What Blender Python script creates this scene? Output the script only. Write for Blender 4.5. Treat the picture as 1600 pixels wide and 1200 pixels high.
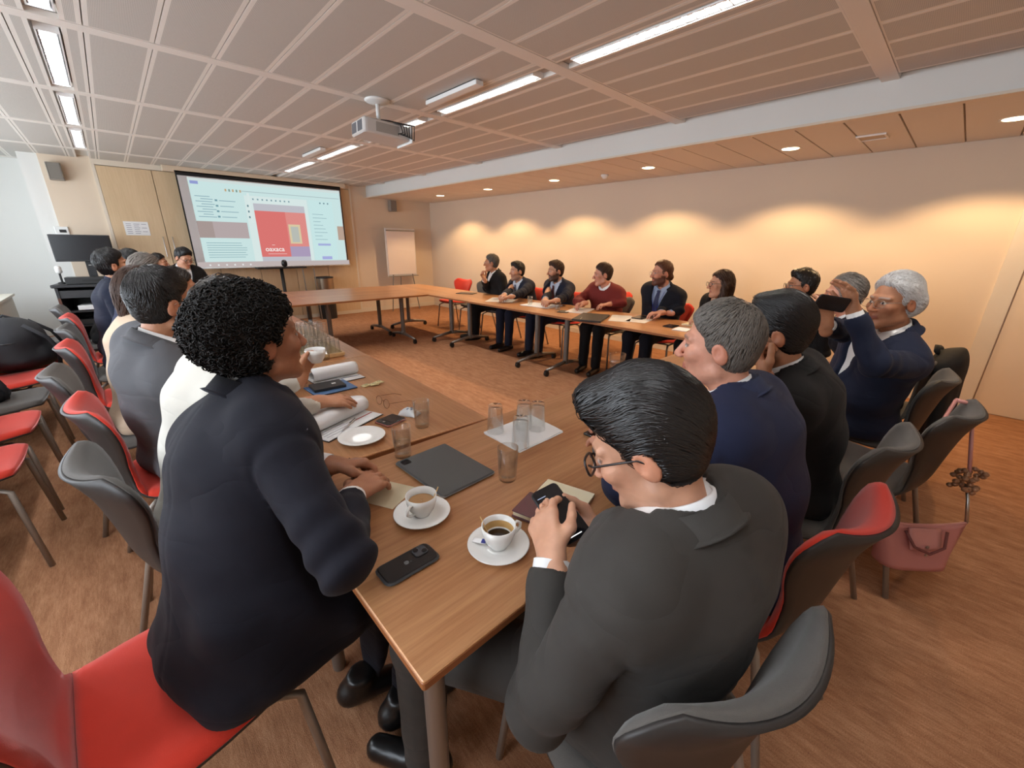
import bpy, math, random
import numpy as np
from mathutils import Vector, Matrix
random.seed(7); RNG = np.random.default_rng(7)
for o in list(bpy.data.objects): bpy.data.objects.remove(o)
SC = bpy.context.scene; COL = SC.collection
# ---------------------------------------------------------------- camera
CAMZ = 1.46; FPX = 637.3
def _rot(yaw, p, ro):
    cy, sy, cp, sp = math.cos(yaw), math.sin(yaw), math.cos(p), math.sin(p)
    f = np.array([sy*cp, cy*cp, -sp]); r = np.array([cy, -sy, 0.]); u = np.cross(r, f)
    return np.array([math.cos(ro)*r + math.sin(ro)*u, math.sin(ro)*r - math.cos(ro)*u, f])
CR = _rot(.757, .328, .012)
cam_d = bpy.data.cameras.new('camera'); cam = bpy.data.objects.new('camera', cam_d); COL.objects.link(cam)
cam_d.sensor_width = 36; cam_d.lens = FPX/1600*36; cam_d.clip_start = .02; cam_d.clip_end = 60
M3 = Matrix((CR[0], -CR[1], -CR[2])).transposed()
cam.matrix_world = Matrix.Translation((0, 0, CAMZ)) @ M3.to_4x4()
SC.camera = cam
# ---------------------------------------------------------------- world, daylight, exposure
SC.view_settings.view_transform = 'Standard'; SC.view_settings.look = 'None'
SC.view_settings.exposure = 1.2; SC.view_settings.gamma = 1.0
SC.cycles.transparent_max_bounces = 64
try: SC.view_settings.use_curve_mapping = False
except Exception: pass
W = bpy.data.worlds.new('world'); SC.world = W; W.use_nodes = True
W.node_tree.nodes['Background'].inputs[0].default_value = (.72, .84, 1, 1)
W.node_tree.nodes['Background'].inputs[1].default_value = 1.2
def area(name, loc, size, power, col, rot=(0, 0, 0), spread=math.pi):
    l = bpy.data.lights.new(name, 'AREA'); l.shape = 'RECTANGLE'; l.size, l.size_y = size; l.energy = power; l.color = col; l.spread = spread
    o = bpy.data.objects.new(name, l); COL.objects.link(o); o.location = loc; o.rotation_euler = rot; return o
# daylight entering through the windows of the left wall (wall plane x = -2.3)
for wy in (1.2, 4.2, 7.2):
    area('window_daylight_offscreen', (-2.33, wy, 1.62), (1.5, 2.2), 26, (.88, .94, 1), (0, -math.pi/2, 0))
# ---------------------------------------------------------------- pixel helpers (photo 1600x1200)
def ray(x, y): return CR.T @ np.array([(x-800)/FPX, (y-600)/FPX, 1.])
O3 = np.array([0, 0, CAMZ])
def pz(x, y, z=.74): d = ray(x, y); return O3 + d*((z-CAMZ)/d[2])
def pX(x, y, X): d = ray(x, y); return O3 + d*(X/d[0])
def pY(x, y, Y): d = ray(x, y); return O3 + d*(Y/d[1])
def pd(x, y, D): return O3 + ray(x, y)*D
# ---------------------------------------------------------------- materials
MATS = {}
def mat(name, col=(.8, .8, .8), rough=.5, metal=0., bump=0., bscale=200., var=0., vscale=8., emit=None, estr=0., spec=.5, vec=None, sheen=0., coat=0.):
    if name in MATS: return MATS[name]
    m = bpy.data.materials.new(name); m.use_nodes = True; nt = m.node_tree; b = nt.nodes['Principled BSDF']
    b.inputs['Base Color'].default_value = (*col, 1); b.inputs['Roughness'].default_value = rough; b.inputs['Metallic'].default_value = metal
    b.inputs['Specular IOR Level'].default_value = spec
    if sheen: b.inputs['Sheen Weight'].default_value = sheen
    if coat: b.inputs['Coat Weight'].default_value = coat
    if emit: b.inputs['Emission Color'].default_value = (*emit, 1); b.inputs['Emission Strength'].default_value = estr
    if bump or var:
        tc = nt.nodes.new('ShaderNodeTexCoord'); mp = nt.nodes.new('ShaderNodeMapping'); nt.links.new(tc.outputs['Object'], mp.inputs[0])
        if vec: mp.inputs['Scale'].default_value = vec
    if var:
        n = nt.nodes.new('ShaderNodeTexNoise'); n.inputs['Scale'].default_value = vscale; n.inputs['Detail'].default_value = 5
        nt.links.new(mp.outputs[0], n.inputs['Vector'])
        mx = nt.nodes.new('ShaderNodeMix'); mx.data_type = 'RGBA'
        mx.inputs[6].default_value = (*[max(0, c*(1-var)) for c in col], 1); mx.inputs[7].default_value = (*[min(1, c*(1+var)) for c in col], 1)
        nt.links.new(n.outputs[0], mx.inputs[0]); nt.links.new(mx.outputs[2], b.inputs['Base Color'])
    if bump:
        n2 = nt.nodes.new('ShaderNodeTexNoise'); n2.inputs['Scale'].default_value = bscale; n2.inputs['Detail'].default_value = 3
        nt.links.new(mp.outputs[0], n2.inputs['Vector'])
        bp = nt.nodes.new('ShaderNodeBump'); bp.inputs['Strength'].default_value = bump; bp.inputs['Distance'].default_value = .004
        nt.links.new(n2.outputs[0], bp.inputs['Height']); nt.links.new(bp.outputs[0], b.inputs['Normal'])
    MATS[name] = m; return m
def wood(name, c1, c2, axis=0, rough=.35):
    if name in MATS: return MATS[name]
    m = bpy.data.materials.new(name); m.use_nodes = True; nt = m.node_tree; b = nt.nodes['Principled BSDF']
    tc = nt.nodes.new('ShaderNodeTexCoord'); mp = nt.nodes.new('ShaderNodeMapping'); nt.links.new(tc.outputs['Object'], mp.inputs[0])
    s = [45, 45, 45]; s[axis] = 2.2; mp.inputs['Scale'].default_value = s
    n = nt.nodes.new('ShaderNodeTexNoise'); n.inputs['Scale'].default_value = 1.6; n.inputs['Detail'].default_value = 7; n.inputs['Roughness'].default_value = .65
    nt.links.new(mp.outputs[0], n.inputs['Vector'])
    mp2 = nt.nodes.new('ShaderNodeMapping'); nt.links.new(tc.outputs['Object'], mp2.inputs[0]); s2 = [7, 7, 7]; s2[axis] = .8; mp2.inputs['Scale'].default_value = s2
    n2 = nt.nodes.new('ShaderNodeTexNoise'); n2.inputs['Scale'].default_value = 1; n2.inputs['Detail'].default_value = 2; nt.links.new(mp2.outputs[0], n2.inputs['Vector'])
    ad = nt.nodes.new('ShaderNodeMath'); ad.operation = 'MULTIPLY_ADD'; ad.inputs[1].default_value = .45; nt.links.new(n2.outputs[0], ad.inputs[0])
    ml = nt.nodes.new('ShaderNodeMath'); ml.operation = 'MULTIPLY'; ml.inputs[1].default_value = .6; nt.links.new(n.outputs[0], ml.inputs[0]); nt.links.new(ml.outputs[0], ad.inputs[2])
    cr = nt.nodes.new('ShaderNodeValToRGB'); cr.color_ramp.elements[0].position = .35; cr.color_ramp.elements[1].position = .68
    cr.color_ramp.elements[0].color = (*c1, 1); cr.color_ramp.elements[1].color = (*c2, 1)
    nt.links.new(ad.outputs[0], cr.inputs[0]); nt.links.new(cr.outputs[0], b.inputs['Base Color']); b.inputs['Roughness'].default_value = rough
    MATS[name] = m; return m
def thin_glass(name, tint=(.985, .99, .99), ior=1.45):
    if name in MATS: return MATS[name]
    m = bpy.data.materials.new(name); m.use_nodes = True; nt = m.node_tree; nt.nodes.clear()
    out = nt.nodes.new('ShaderNodeOutputMaterial'); t = nt.nodes.new('ShaderNodeBsdfTransparent'); g = nt.nodes.new('ShaderNodeBsdfGlossy')
    t.inputs[0].default_value = (*tint, 1); g.inputs['Roughness'].default_value = .03
    lw = nt.nodes.new('ShaderNodeLayerWeight'); lw.inputs[0].default_value = .5; fr = nt.nodes.new('ShaderNodeMath'); fr.operation = 'POWER'; fr.inputs[1].default_value = 3.2
    nt.links.new(lw.outputs['Facing'], fr.inputs[0]); f2 = nt.nodes.new('ShaderNodeMath'); f2.operation = 'MULTIPLY_ADD'; f2.inputs[1].default_value = .8; f2.inputs[2].default_value = .05; nt.links.new(fr.outputs[0], f2.inputs[0]); fr = f2; mx = nt.nodes.new('ShaderNodeMixShader')
    nt.links.new(fr.outputs[0], mx.inputs[0]); nt.links.new(t.outputs[0], mx.inputs[1]); nt.links.new(g.outputs[0], mx.inputs[2]); nt.links.new(mx.outputs[0], out.inputs[0])
    MATS[name] = m; return m
def emis(name, col, s):
    if name in MATS: return MATS[name]
    m = bpy.data.materials.new(name); m.use_nodes = True; nt = m.node_tree; nt.nodes.clear()
    out = nt.nodes.new('ShaderNodeOutputMaterial'); e = nt.nodes.new('ShaderNodeEmission'); e.inputs[0].default_value = (*col, 1); e.inputs[1].default_value = s
    nt.links.new(e.outputs[0], out.inputs[0]); MATS[name] = m; return m
def skin_mat():
    if 'skin' in MATS: return MATS['skin']
    m = bpy.data.materials.new('skin'); m.use_nodes = True; nt = m.node_tree; b = nt.nodes['Principled BSDF']
    a = nt.nodes.new('ShaderNodeVertexColor'); a.layer_name = 'Col'
    n = nt.nodes.new('ShaderNodeTexNoise'); n.inputs['Scale'].default_value = 40; tc = nt.nodes.new('ShaderNodeTexCoord'); nt.links.new(tc.outputs['Object'], n.inputs['Vector'])
    h = nt.nodes.new('ShaderNodeMix'); h.data_type = 'RGBA'; h.blend_type = 'MULTIPLY'; h.inputs[0].default_value = .25
    nt.links.new(a.outputs[0], h.inputs[6]); nt.links.new(n.outputs[0], h.inputs[7]); nt.links.new(h.outputs[2], b.inputs['Base Color'])
    b.inputs['Roughness'].default_value = .5; b.inputs['Subsurface Weight'].default_value = .08; b.inputs['Subsurface Radius'].default_value = (.01, .004, .002)
    n2 = nt.nodes.new('ShaderNodeTexNoise'); n2.inputs['Scale'].default_value = 220; nt.links.new(tc.outputs['Object'], n2.inputs['Vector'])
    bp = nt.nodes.new('ShaderNodeBump'); bp.inputs['Strength'].default_value = .12; bp.inputs['Distance'].default_value = .002
    nt.links.new(n2.outputs[0], bp.inputs['Height']); nt.links.new(bp.outputs[0], b.inputs['Normal'])
    MATS['skin'] = m; return m
def srgb(*c): return tuple((x/255/12.92 if x/255 <= .04045 else ((x/255+.055)/1.055)**2.4) for x in c)
# ---------------------------------------------------------------- mesh helpers
def link(o, parent=None, label=None, cat=None, group=None, kind=None):
    COL.objects.link(o)
    if parent is not None: o.parent = parent
    if label: o['label'] = label
    if cat: o['category'] = cat
    if group: o['group'] = group
    if kind: o['kind'] = kind
    return o
def empty(name, loc=(0, 0, 0), rz=0., label=None, cat=None, group=None):
    o = bpy.data.objects.new(name, None); o.location = loc; o.rotation_euler = (0, 0, rz); o.empty_display_size = .05
    return link(o, None, label, cat, group)
def copytree(root, loc=None, rz=None, label=None, group=None):
    def rec(o, par):
        c = o.copy(); COL.objects.link(c)
        if par is not None: c.parent = par
        for ch in list(o.children): rec(ch, c)
        return c
    r = rec(root, None)
    if loc is not None: r.location = loc
    if rz is not None: r.rotation_euler = (0, 0, rz)
    if label: r['label'] = label
    if group: r['group'] = group
    return r
class MB:
    def __init__(s): s.v = []; s.f = []; s.m = []
    def add(s, vs, fs, m=0):
        o = len(s.v); s.v += [tuple(map(float, v)) for v in vs]; s.f += [tuple(i+o for i in f) for f in fs]; s.m += [m]*len(fs); return s
    def box(s, c, d, m=0, R=None):
        c = Vector(c); h = Vector(d)*.5; vs = []
        for i in range(8):
            p = Vector(((h.x if i & 1 else -h.x), (h.y if i & 2 else -h.y), (h.z if i & 4 else -h.z)))
            vs.append(c + (R @ p if R else p))
        return s.add(vs, [(0, 2, 3, 1), (4, 5, 7, 6), (0, 1, 5, 4), (2, 6, 7, 3), (0, 4, 6, 2), (1, 3, 7, 5)], m)
    def bbox(s, lo, hi, m=0): return s.box([(a+b)/2 for a, b in zip(lo, hi)], [b-a for a, b in zip(lo, hi)], m)
    def rbox(s, c, d, r=.005, m=0, R=None, seg=3):
        """slab with rounded vertical corners and softened top/bottom edges"""
        c = Vector(c); hx, hy, hz = d[0]/2, d[1]/2, d[2]/2; e = min(r*.35, hz*.9)
        ring = []
        for (sx, sy, a0) in ((1, 1, 0), (-1, 1, 90), (-1, -1, 180), (1, -1, 270)):
            for k in range(seg+1):
                a = math.radians(a0+90*k/seg); ring.append((sx*(hx-r), sy*(hy-r), math.cos(a), math.sin(a)))
        n = len(ring); vs = []
        for (z, rr) in ((-hz, r-e), (-hz+e, r), (hz-e, r), (hz, r-e)):
            for (x, y, ca, sa) in ring: p = Vector((x+ca*rr, y+sa*rr, z)); vs.append(c+(R @ p if R else p))
        fs = [tuple(range(n-1, -1, -1)), tuple(range(3*n, 4*n))]
        for l in range(3):
            for k in range(n): fs.append((l*n+k, l*n+(k+1) % n, (l+1)*n+(k+1) % n, (l+1)*n+k))
        return s.add(vs, fs, m)
    def lathe(s, prof, c=(0, 0, 0), n=24, m=0, cap0=True, cap1=True, R=None):
        c = Vector(c); vs = []; fs = []
        for (r, z) in prof:
            for k in range(n):
                a = 2*math.pi*k/n; p = Vector((r*math.cos(a), r*math.sin(a), z)); vs.append(c+(R @ p if R else p))
        for l in range(len(prof)-1):
            for k in range(n): fs.append((l*n+k, l*n+(k+1) % n, (l+1)*n+(k+1) % n, (l+1)*n+k))
        if cap0: fs.append(tuple(range(n-1, -1, -1)))
        if cap1: fs.append(tuple(range((len(prof)-1)*n, len(prof)*n)))
        return s.add(vs, fs, m)
    def tube(s, pts, r, n=8, m=0, closed=False, flat=1.):
        P = [Vector(p) for p in pts]; k = len(P); rs = r if isinstance(r, (list, tuple)) else [r]*k
        vs = []; fs = []; nrm = None
        for i in range(k):
            if closed: t = P[(i+1) % k]-P[i-1]
            else: t = P[min(i+1, k-1)]-P[max(i-1, 0)]
            if t.length < 1e-9: t = Vector((0, 0, 1))
            t.normalize()
            if nrm is None: nrm = t.orthogonal().normalized()
            else:
                nrm = nrm-t*nrm.dot(t)
                nrm = nrm.normalized() if nrm.length > 1e-6 else t.orthogonal().normalized()
            b = t.cross(nrm)
            for j in range(n):
                a = 2*math.pi*j/n; vs.append(P[i]+(nrm*math.cos(a)+b*(math.sin(a)*flat))*rs[i])
        for i in range(k if closed else k-1):
            for j in range(n): fs.append((i*n+j, i*n+(j+1) % n, ((i+1) % k)*n+(j+1) % n, ((i+1) % k)*n+j))
        if not closed: fs += [tuple(range(n-1, -1, -1)), tuple(range((k-1)*n, k*n))]
        return s.add(vs, fs, m)
    def grid(s, fn, nu, nv, m=0, thick=None):
        """fn(u,v)->point ; thick -> second function for the other side (closed slab)"""
        vs = [fn(i/(nu-1), j/(nv-1)) for j in range(nv) for i in range(nu)]
        fs = [(j*nu+i, j*nu+i+1, (j+1)*nu+i+1, (j+1)*nu+i) for j in range(nv-1) for i in range(nu-1)]
        if thick:
            o = nu*nv; vs += [thick(i/(nu-1), j/(nv-1)) for j in range(nv) for i in range(nu)]
            fs += [(o+j*nu+i, o+(j+1)*nu+i, o+(j+1)*nu+i+1, o+j*nu+i+1) for j in range(nv-1) for i in range(nu-1)]
            rim = [i for i in range(nu)] + [j*nu+nu-1 for j in range(1, nv)] + [(nv-1)*nu+i for i in range(nu-2, -1, -1)] + [j*nu for j in range(nv-2, 0, -1)]
            for a, b in zip(rim, rim[1:]+rim[:1]): fs.append((b, a, o+a, o+b))
        return s.add(vs, fs, m)
    def build(s, name, mats, parent=None, smooth=False, label=None, cat=None, group=None, kind=None, loc=None, rz=None, auto=None):
        me = bpy.data.meshes.new(name); me.from_pydata(s.v, [], s.f)
        if not isinstance(mats, (list, tuple)): mats = [mats]
        for mm in mats: me.materials.append(mm)
        if len(mats) > 1: me.polygons.foreach_set('material_index', s.m)
        if smooth or auto: me.polygons.foreach_set('use_smooth', [True]*len(s.f))
        if auto:
            try: me.set_sharp_from_angle(angle=math.radians(auto))
            except Exception: pass
        me.update()
        o = bpy.data.objects.new(name, me)
        if loc is not None: o.location = loc
        if rz is not None: o.rotation_euler = (0, 0, rz)
        return link(o, parent, label, cat, group, kind)
def npmesh(name, V, F, mats, parent=None, smooth=True, col=None, mi=None):
    me = bpy.data.meshes.new(name); V = np.asarray(V, np.float32); F = np.asarray(F, np.int32)
    n = F.shape[1]; me.vertices.add(len(V)); me.vertices.foreach_set('co', V.ravel())
    me.loops.add(F.size); me.loops.foreach_set('vertex_index', F.ravel())
    me.polygons.add(len(F)); me.polygons.foreach_set('loop_start', np.arange(0, F.size, n, dtype=np.int32))
    try: me.polygons.foreach_set('loop_total', np.full(len(F), n, np.int32))
    except Exception: pass
    for mm in (mats if isinstance(mats, (list, tuple)) else [mats]): me.materials.append(mm)
    if mi is not None: me.polygons.foreach_set('material_index', np.asarray(mi, np.int32))
    me.polygons.foreach_set('use_smooth', np.full(len(F), smooth))
    if col is not None:
        at = me.color_attributes.new('Col', 'FLOAT_COLOR', 'POINT')
        at.data.foreach_set('color', np.concatenate([col, np.ones((len(col), 1))], 1).astype(np.float32).ravel())
    me.update(calc_edges=True); me.validate()
    o = bpy.data.objects.new(name, me); return link(o, parent)
def text(name, body, size, m, parent, loc, rot, align='LEFT', extrude=.0005, bold=False):
    cu = bpy.data.curves.new(name, 'FONT'); cu.body = body; cu.size = size; cu.align_x = align; cu.extrude = extrude
    if bold: cu.offset = size*.012
    t = bpy.data.objects.new(name+'_c', cu); COL.objects.link(t); bpy.context.view_layer.update()
    me = bpy.data.meshes.new_from_object(t.evaluated_get(bpy.context.evaluated_depsgraph_get()))
    COL.objects.unlink(t); bpy.data.objects.remove(t)
    o = bpy.data.objects.new(name, me); me.materials.clear(); me.materials.append(m)
    o.location = loc; o.rotation_euler = rot; return link(o, parent)
# ---------------------------------------------------------------- the room
XL, XR, YB, YF, ZC, ZS, XBK = -2.3, 5.75, -1.9, 9.0, 2.573, 2.37, 4.2
YW = 9.75                                   # recessed white wall beside the cupboards
m_wall = mat('wall_paint', srgb(222, 204, 182), .75, bump=.08, bscale=120, var=.02, vscale=2)
m_white = mat('white_paint', srgb(226, 226, 222), .7, bump=.05, bscale=120)
m_trim = mat('trim_paint', srgb(222, 210, 192), .5)
def carpet():
    m = bpy.data.materials.new('carpet'); m.use_nodes = True; nt = m.node_tree; b = nt.nodes['Principled BSDF']; L = nt.links.new
    tc = nt.nodes.new('ShaderNodeTexCoord')
    def noise(sc, vec, det=4, rough=.6):
        mp = nt.nodes.new('ShaderNodeMapping'); mp.inputs['Scale'].default_value = vec; L(tc.outputs['Object'], mp.inputs[0])
        n = nt.nodes.new('ShaderNodeTexNoise'); n.inputs['Scale'].default_value = sc; n.inputs['Detail'].default_value = det; n.inputs['Roughness'].default_value = rough
        L(mp.outputs[0], n.inputs['Vector']); return n
    a = noise(1, (150, 16, 1), 5, .75); c = noise(1, (420, 300, 1), 2); d = noise(1, (22, 5, 1), 4, .7)
    m1 = nt.nodes.new('ShaderNodeMath'); m1.operation = 'ADD'; L(a.outputs[0], m1.inputs[0]); L(d.outputs[0], m1.inputs[1])
    m2 = nt.nodes.new('ShaderNodeMath'); m2.operation = 'MULTIPLY_ADD'; m2.inputs[1].default_value = 1.2; L(c.outputs[0], m2.inputs[0]); L(m1.outputs[0], m2.inputs[2])
    cr = nt.nodes.new('ShaderNodeValToRGB'); e = cr.color_ramp.elements
    dv = nt.nodes.new('ShaderNodeMath'); dv.operation = 'MULTIPLY'; dv.inputs[1].default_value = 1/3.2; L(m2.outputs[0], dv.inputs[0]); L(dv.outputs[0], cr.inputs[0])
    e[0].position = .38; e[0].color = (*srgb(124, 86, 62), 1); e[1].position = .63; e[1].color = (*srgb(188, 142, 108), 1)
    k = cr.color_ramp.elements.new(.5); k.color = (*srgb(156, 110, 80), 1)
    L(cr.outputs[0], b.inputs['Base Color']); b.inputs['Roughness'].default_value = .95; b.inputs['Specular IOR Level'].default_value = .1
    bp = nt.nodes.new('ShaderNodeBump'); bp.inputs['Strength'].default_value = .5; bp.inputs['Distance'].default_value = .004; L(m2.outputs[0], bp.inputs['Height']); L(bp.outputs[0], b.inputs['Normal'])
    return m
MB().bbox((XL-.1, YB-.1, -.08), (XR+.1, YW+.1, 0)).build('floor', carpet(), kind='structure', label='terracotta striped carpet floor')
wf = MB().bbox((-.45, YF, 0), (XR+.1, YF+.9, ZC+.1)).build('wall_far', m_wall, kind='structure')
MB().bbox((XL-.1, YW, 0), (-.4, YW+.15, ZC+.1)).build('wall_recess', m_white, kind='structure')
MB().bbox((XR, YB-.1, 0), (XR+.1, YF+.1, ZC+.1)).build('wall_right', m_wall, kind='structure')
MB().bbox((XL-.1, YB-.1, 0), (XR+.1, YB, ZC+.1)).build('wall_back', m_wall, kind='structure')
# left wall with three window openings (out of frame; the daylight comes from here)
wl = MB().bbox((XL-.1, YB, 0), (XL, YW, .85)).bbox((XL-.1, YB, 2.4), (XL, YW, ZC+.1))
ys = [YB, .1, 2.3, 3.1, 5.3, 6.1, 8.3, YW]
for a, b_ in zip(ys[0::2], ys[1::2]): wl.bbox((XL-.1, a, .85), (XL, b_, 2.4))
wl.build('wall_left', m_white, kind='structure')
for i, (a, b_) in enumerate(((.1, 2.3), (3.1, 5.3), (6.1, 8.3))):
    w = MB()
    for q in (a+.03, (a+b_)/2, b_-.03): w.box((XL-.05, q, 1.625), (.06, .06, 1.55))
    for z in (.88, 2.37): w.box((XL-.05, (a+b_)/2, z), (.06, b_-a, .06))
    w.build(f'window_{i+1}', m_white, kind='structure')
MB().bbox((-.64, YF+.02, 0), (-.45, YW, ZC)).build('trim_1', m_white, kind='structure', label='white boxed-in pillar beside the cupboards')
# ---- ceiling: rails and perforated panels
m_rail = mat('ceiling_rail', srgb(234, 228, 221), .55)
def perf(name, col):
    m = bpy.data.materials.new(name); m.use_nodes = True; nt = m.node_tree; b = nt.nodes['Principled BSDF']; L = nt.links.new
    tc = nt.nodes.new('ShaderNodeTexCoord'); v = nt.nodes.new('ShaderNodeTexVoronoi'); v.inputs['Scale'].default_value = 160; v.inputs['Randomness'].default_value = 0
    L(tc.outputs['Object'], v.inputs['Vector']); cr = nt.nodes.new('ShaderNodeValToRGB'); cr.color_ramp.elements[0].position = .25; cr.color_ramp.elements[1].position = .33
    cr.color_ramp.elements[0].color = (*[c*.55 for c in col], 1); cr.color_ramp.elements[1].color = (*col, 1)
    L(v.outputs['Distance'], cr.inputs[0]); L(cr.outputs[0], b.inputs['Base Color']); b.inputs['Roughness'].default_value = .6; return m
m_perf = perf('perforated_metal', srgb(210, 206, 200)); m_pedge = mat('panel_edge', srgb(236, 231, 224), .55)
ceil = MB().bbox((XL-.1, YB-.1, ZC+.03), (XR+.1, YW+.1, ZC+.12)).build('ceiling', mat('ceiling_void', srgb(206, 200, 192), .8), kind='structure')
RAILS = [.66+1.505*k for k in range(-2, 7)]
PX0 = .155
LIGHTX = (2.425, .005)
def panel_mesh(w, l, name):
    b = MB(); e = .022; t = .03
    x0, x1, y0, y1 = -w/2, w/2, -l/2, l/2
    vs = [(x0, y0, 0), (x1, y0, 0), (x1, y1, 0), (x0, y1, 0), (x0+e, y0+e*.4, 0), (x1-e, y0+e*.4, 0), (x1-e, y1-e*.4, 0), (x0+e, y1-e*.4, 0),
          (x0, y0, t), (x1, y0, t), (x1, y1, t), (x0, y1, t)]
    b.add(vs, [(7, 6, 5, 4)], 0); o = [(1, 5, 4, 0), (2, 6, 5, 1), (3, 7, 6, 2), (0, 4, 7, 3), (8, 9, 1, 0), (9, 10, 2, 1), (10, 11, 3, 2), (11, 8, 0, 3)]
    b.f += o; b.m += [1]*8
    me = bpy.data.meshes.new(name); me.from_pydata(b.v, [], b.f); me.materials.append(m_perf); me.materials.append(m_pedge)
    me.polygons.foreach_set('material_index', b.m); return me
pm = panel_mesh(.297, 1.40, 'ceiling_panel'); pls = panel_mesh(.085, 1.40, 'ceiling_panel')
n0 = 0
for k in range(len(RAILS)-1):
    yc = (RAILS[k]+RAILS[k+1])/2
    if yc+.7 < -1.9 or yc-.7 > YW: continue
    x = PX0+.3/2 - .302*9
    while x < XBK-.14:
        # light modules replace a panel: leave room for the fixture
        lit = any(abs(x-lx) < .16 for lx in LIGHTX)
        if not lit and x-.15 > XL-.05:
            o = bpy.data.objects.new('ceiling_panel', pm); o.location = (x, yc, ZC); link(o, ceil)
        elif lit:
            for sx in (-1, 1):
                o = bpy.data.objects.new('ceiling_panel', pls); o.location = (x+sx*.105, yc, ZC); link(o, ceil)
        x += .302
for y in RAILS:
    MB().rbox((0, 0, 0), (XBK-XL, .10, .03), .004).build('ceiling_rail', m_rail, ceil, loc=((XBK+XL)/2, y, ZC+.011))
# ---- lowered soffit along the right wall
sof = MB().bbox((XBK, YB, ZS), (XBK+.03, YF, ZC+.05)).build('trim_2', m_white, kind='structure', label='white bulkhead beam face along the ceiling')
m_sof = perf('soffit_metal', srgb(222, 212, 200)); 
soff = MB().bbox((XBK+.03, YB, ZS+.028), (XR, YF, ZS+.06)).build('ceiling_soffit', mat('soffit_back', srgb(214, 204, 192), .8), kind='structure')
sp = bpy.data.meshes.new('soffit_panel'); bb = MB().rbox((0, 0, 0), (XR-XBK-.04, .307, .03), .004); sp.from_pydata(bb.v, [], bb.f); sp.materials.append(m_sof)
y = .025+.315*28
while y > YB+.1:
    if y < YF-.1:
        o = bpy.data.objects.new('soffit_panel', sp); o.location = ((XR+XBK+.03)/2, y-.16, ZS+.016); link(o, soff)
    y -= .318
MB().bbox((XBK-.03, YB, ZS-.006), (XBK+.05, YF, ZS+.012)).build('trim_3', m_trim, kind='structure')
# ---- baseboards, door in right wall
MB().bbox((3.8, YF-.012, 0), (XR, YF, .09)).build('baseboard_far', m_trim, kind='structure')
MB().bbox((XL, YW-.012, 0), (-.6, YW, .09)).build('baseboard_recess', m_white, kind='structure')
MB().bbox((XR-.012, -.2, 0), (XR, YF, .08)).build('baseboard_right', m_trim, kind='structure')
m_door = mat('door_laminate', srgb(232, 212, 186), .5, var=.02, vscale=4)
d = MB().bbox((XR-.03, -.36, 0), (XR+.02, -.23, 2.2)).bbox((XR-.03, -1.45, 0), (XR+.02, -1.33, 2.2)).bbox((XR-.03, -1.45, 2.1), (XR+.02, -.23, 2.2)).build('door_1', m_trim, kind='structure')
MB().bbox((XR-.012, -1.32, .006), (XR+.03, -.372, 2.09)).build('door_leaf', m_door, d)
MB().rbox((XR-.05, -1.24, 1.03), (.02, .12, .02), .006).bbox((XR-.05, -1.29, 1.02), (XR-.01, -1.275, 1.04)).build('door_handle', mat('steel', (.55, .55, .55), .3, 1), d)
# ---------------------------------------------------------------- ceiling lights
m_lou = mat('louvre_white', (.9, .9, .9), .3, 0); m_blade = mat('louvre_blade', (.6, .6, .62), .35, .7); m_steel = MATS['steel']
m_tubeC = emis('tube_cool', (.86, .93, 1), 2.2)
def ceiling_light(x, y, label, power, col, group, sfx=''):
    t = empty('ceiling_light'+sfx, (x, y, ZC), 0, label, 'ceiling light', group)
    L, w = 1.16, .088
    fr = MB()
    for sx in (-1, 1): fr.box((sx*(w/2+.004), 0, .02), (.008, L+.016, .05))
    for sy in (-1, 1): fr.box((0, sy*(L/2+.004), .02), (w, .008, .05))
    fr.box((0, 0, .052), (w+.016, L+.016, .006)); fr.build('housing', m_lou, t)
    MB().tube([(0, -L/2+.02, .04), (0, L/2-.02, .04)], .011, 8).build('lamp_tube'+sfx, m_tubeC, t, smooth=True)
    for s in (-1, 1): MB().box((s*.038, 0, .018), (.004, L, .03)).build('louvre_rail', m_lou, t)
    me = None
    for k in range(19):
        yy = -L/2+.05+k*(L-.1)/18
        if me is None: o = MB().box((0, 0, 0), (w-.01, .005, .03)).build('louvre_blade', m_blade, t, loc=(0, yy, .014)); me = o.data
        else: o = bpy.data.objects.new('louvre_blade', me); o.location = (0, yy, .014); link(o, t)
    l = bpy.data.lights.new('lamp'+sfx, 'AREA'); l.shape = 'RECTANGLE'; l.size = .06; l.size_y = L-.06; l.energy = power; l.color = col
    lo = bpy.data.objects.new('lamp'+sfx, l); lo.location = (0, 0, .03); link(lo, t)
    return t
gl = 'recessed louvre lights over the tables'
# both rows run on out of the picture: the next bays carry the same fixture
for k in range(0, 6):
    y = .66+1.505*(k-.5)+.01
    ceiling_light(2.425, y, 'recessed white louvre strip light in the row beside the projector', 42, (1, .94, .86), gl, '_offscreen' if k < 1 else '')
for k in range(0, 6):
    y = .66+1.505*(k-.5)+.01
    ceiling_light(.005, y, 'recessed louvre strip light in the row on the window side', 38, (.92, .96, 1), 'louvre lights on the window side', '_offscreen' if k < 2 else '')
# white surface-mounted emergency lights
for i, (x, y) in enumerate(((2.172, 3.0), (2.172, 6.05))):
    t = empty('emergency_light', (x, y, ZC), 0, ['white slim box light fixed to the ceiling before the projector', 'white slim box light fixed to the ceiling near the screen'][i], 'emergency light')
    MB().rbox((0, 0, -.022), (.07, .66, .03), .006).build('cover', mat('matte_white', (.8, .8, .78), .5), t)
    MB().box((0, 0, -.004), (.06, .62, .012)).build('base_plate', mat('dark_plastic', (.02, .02, .02), .5), t)
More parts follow.
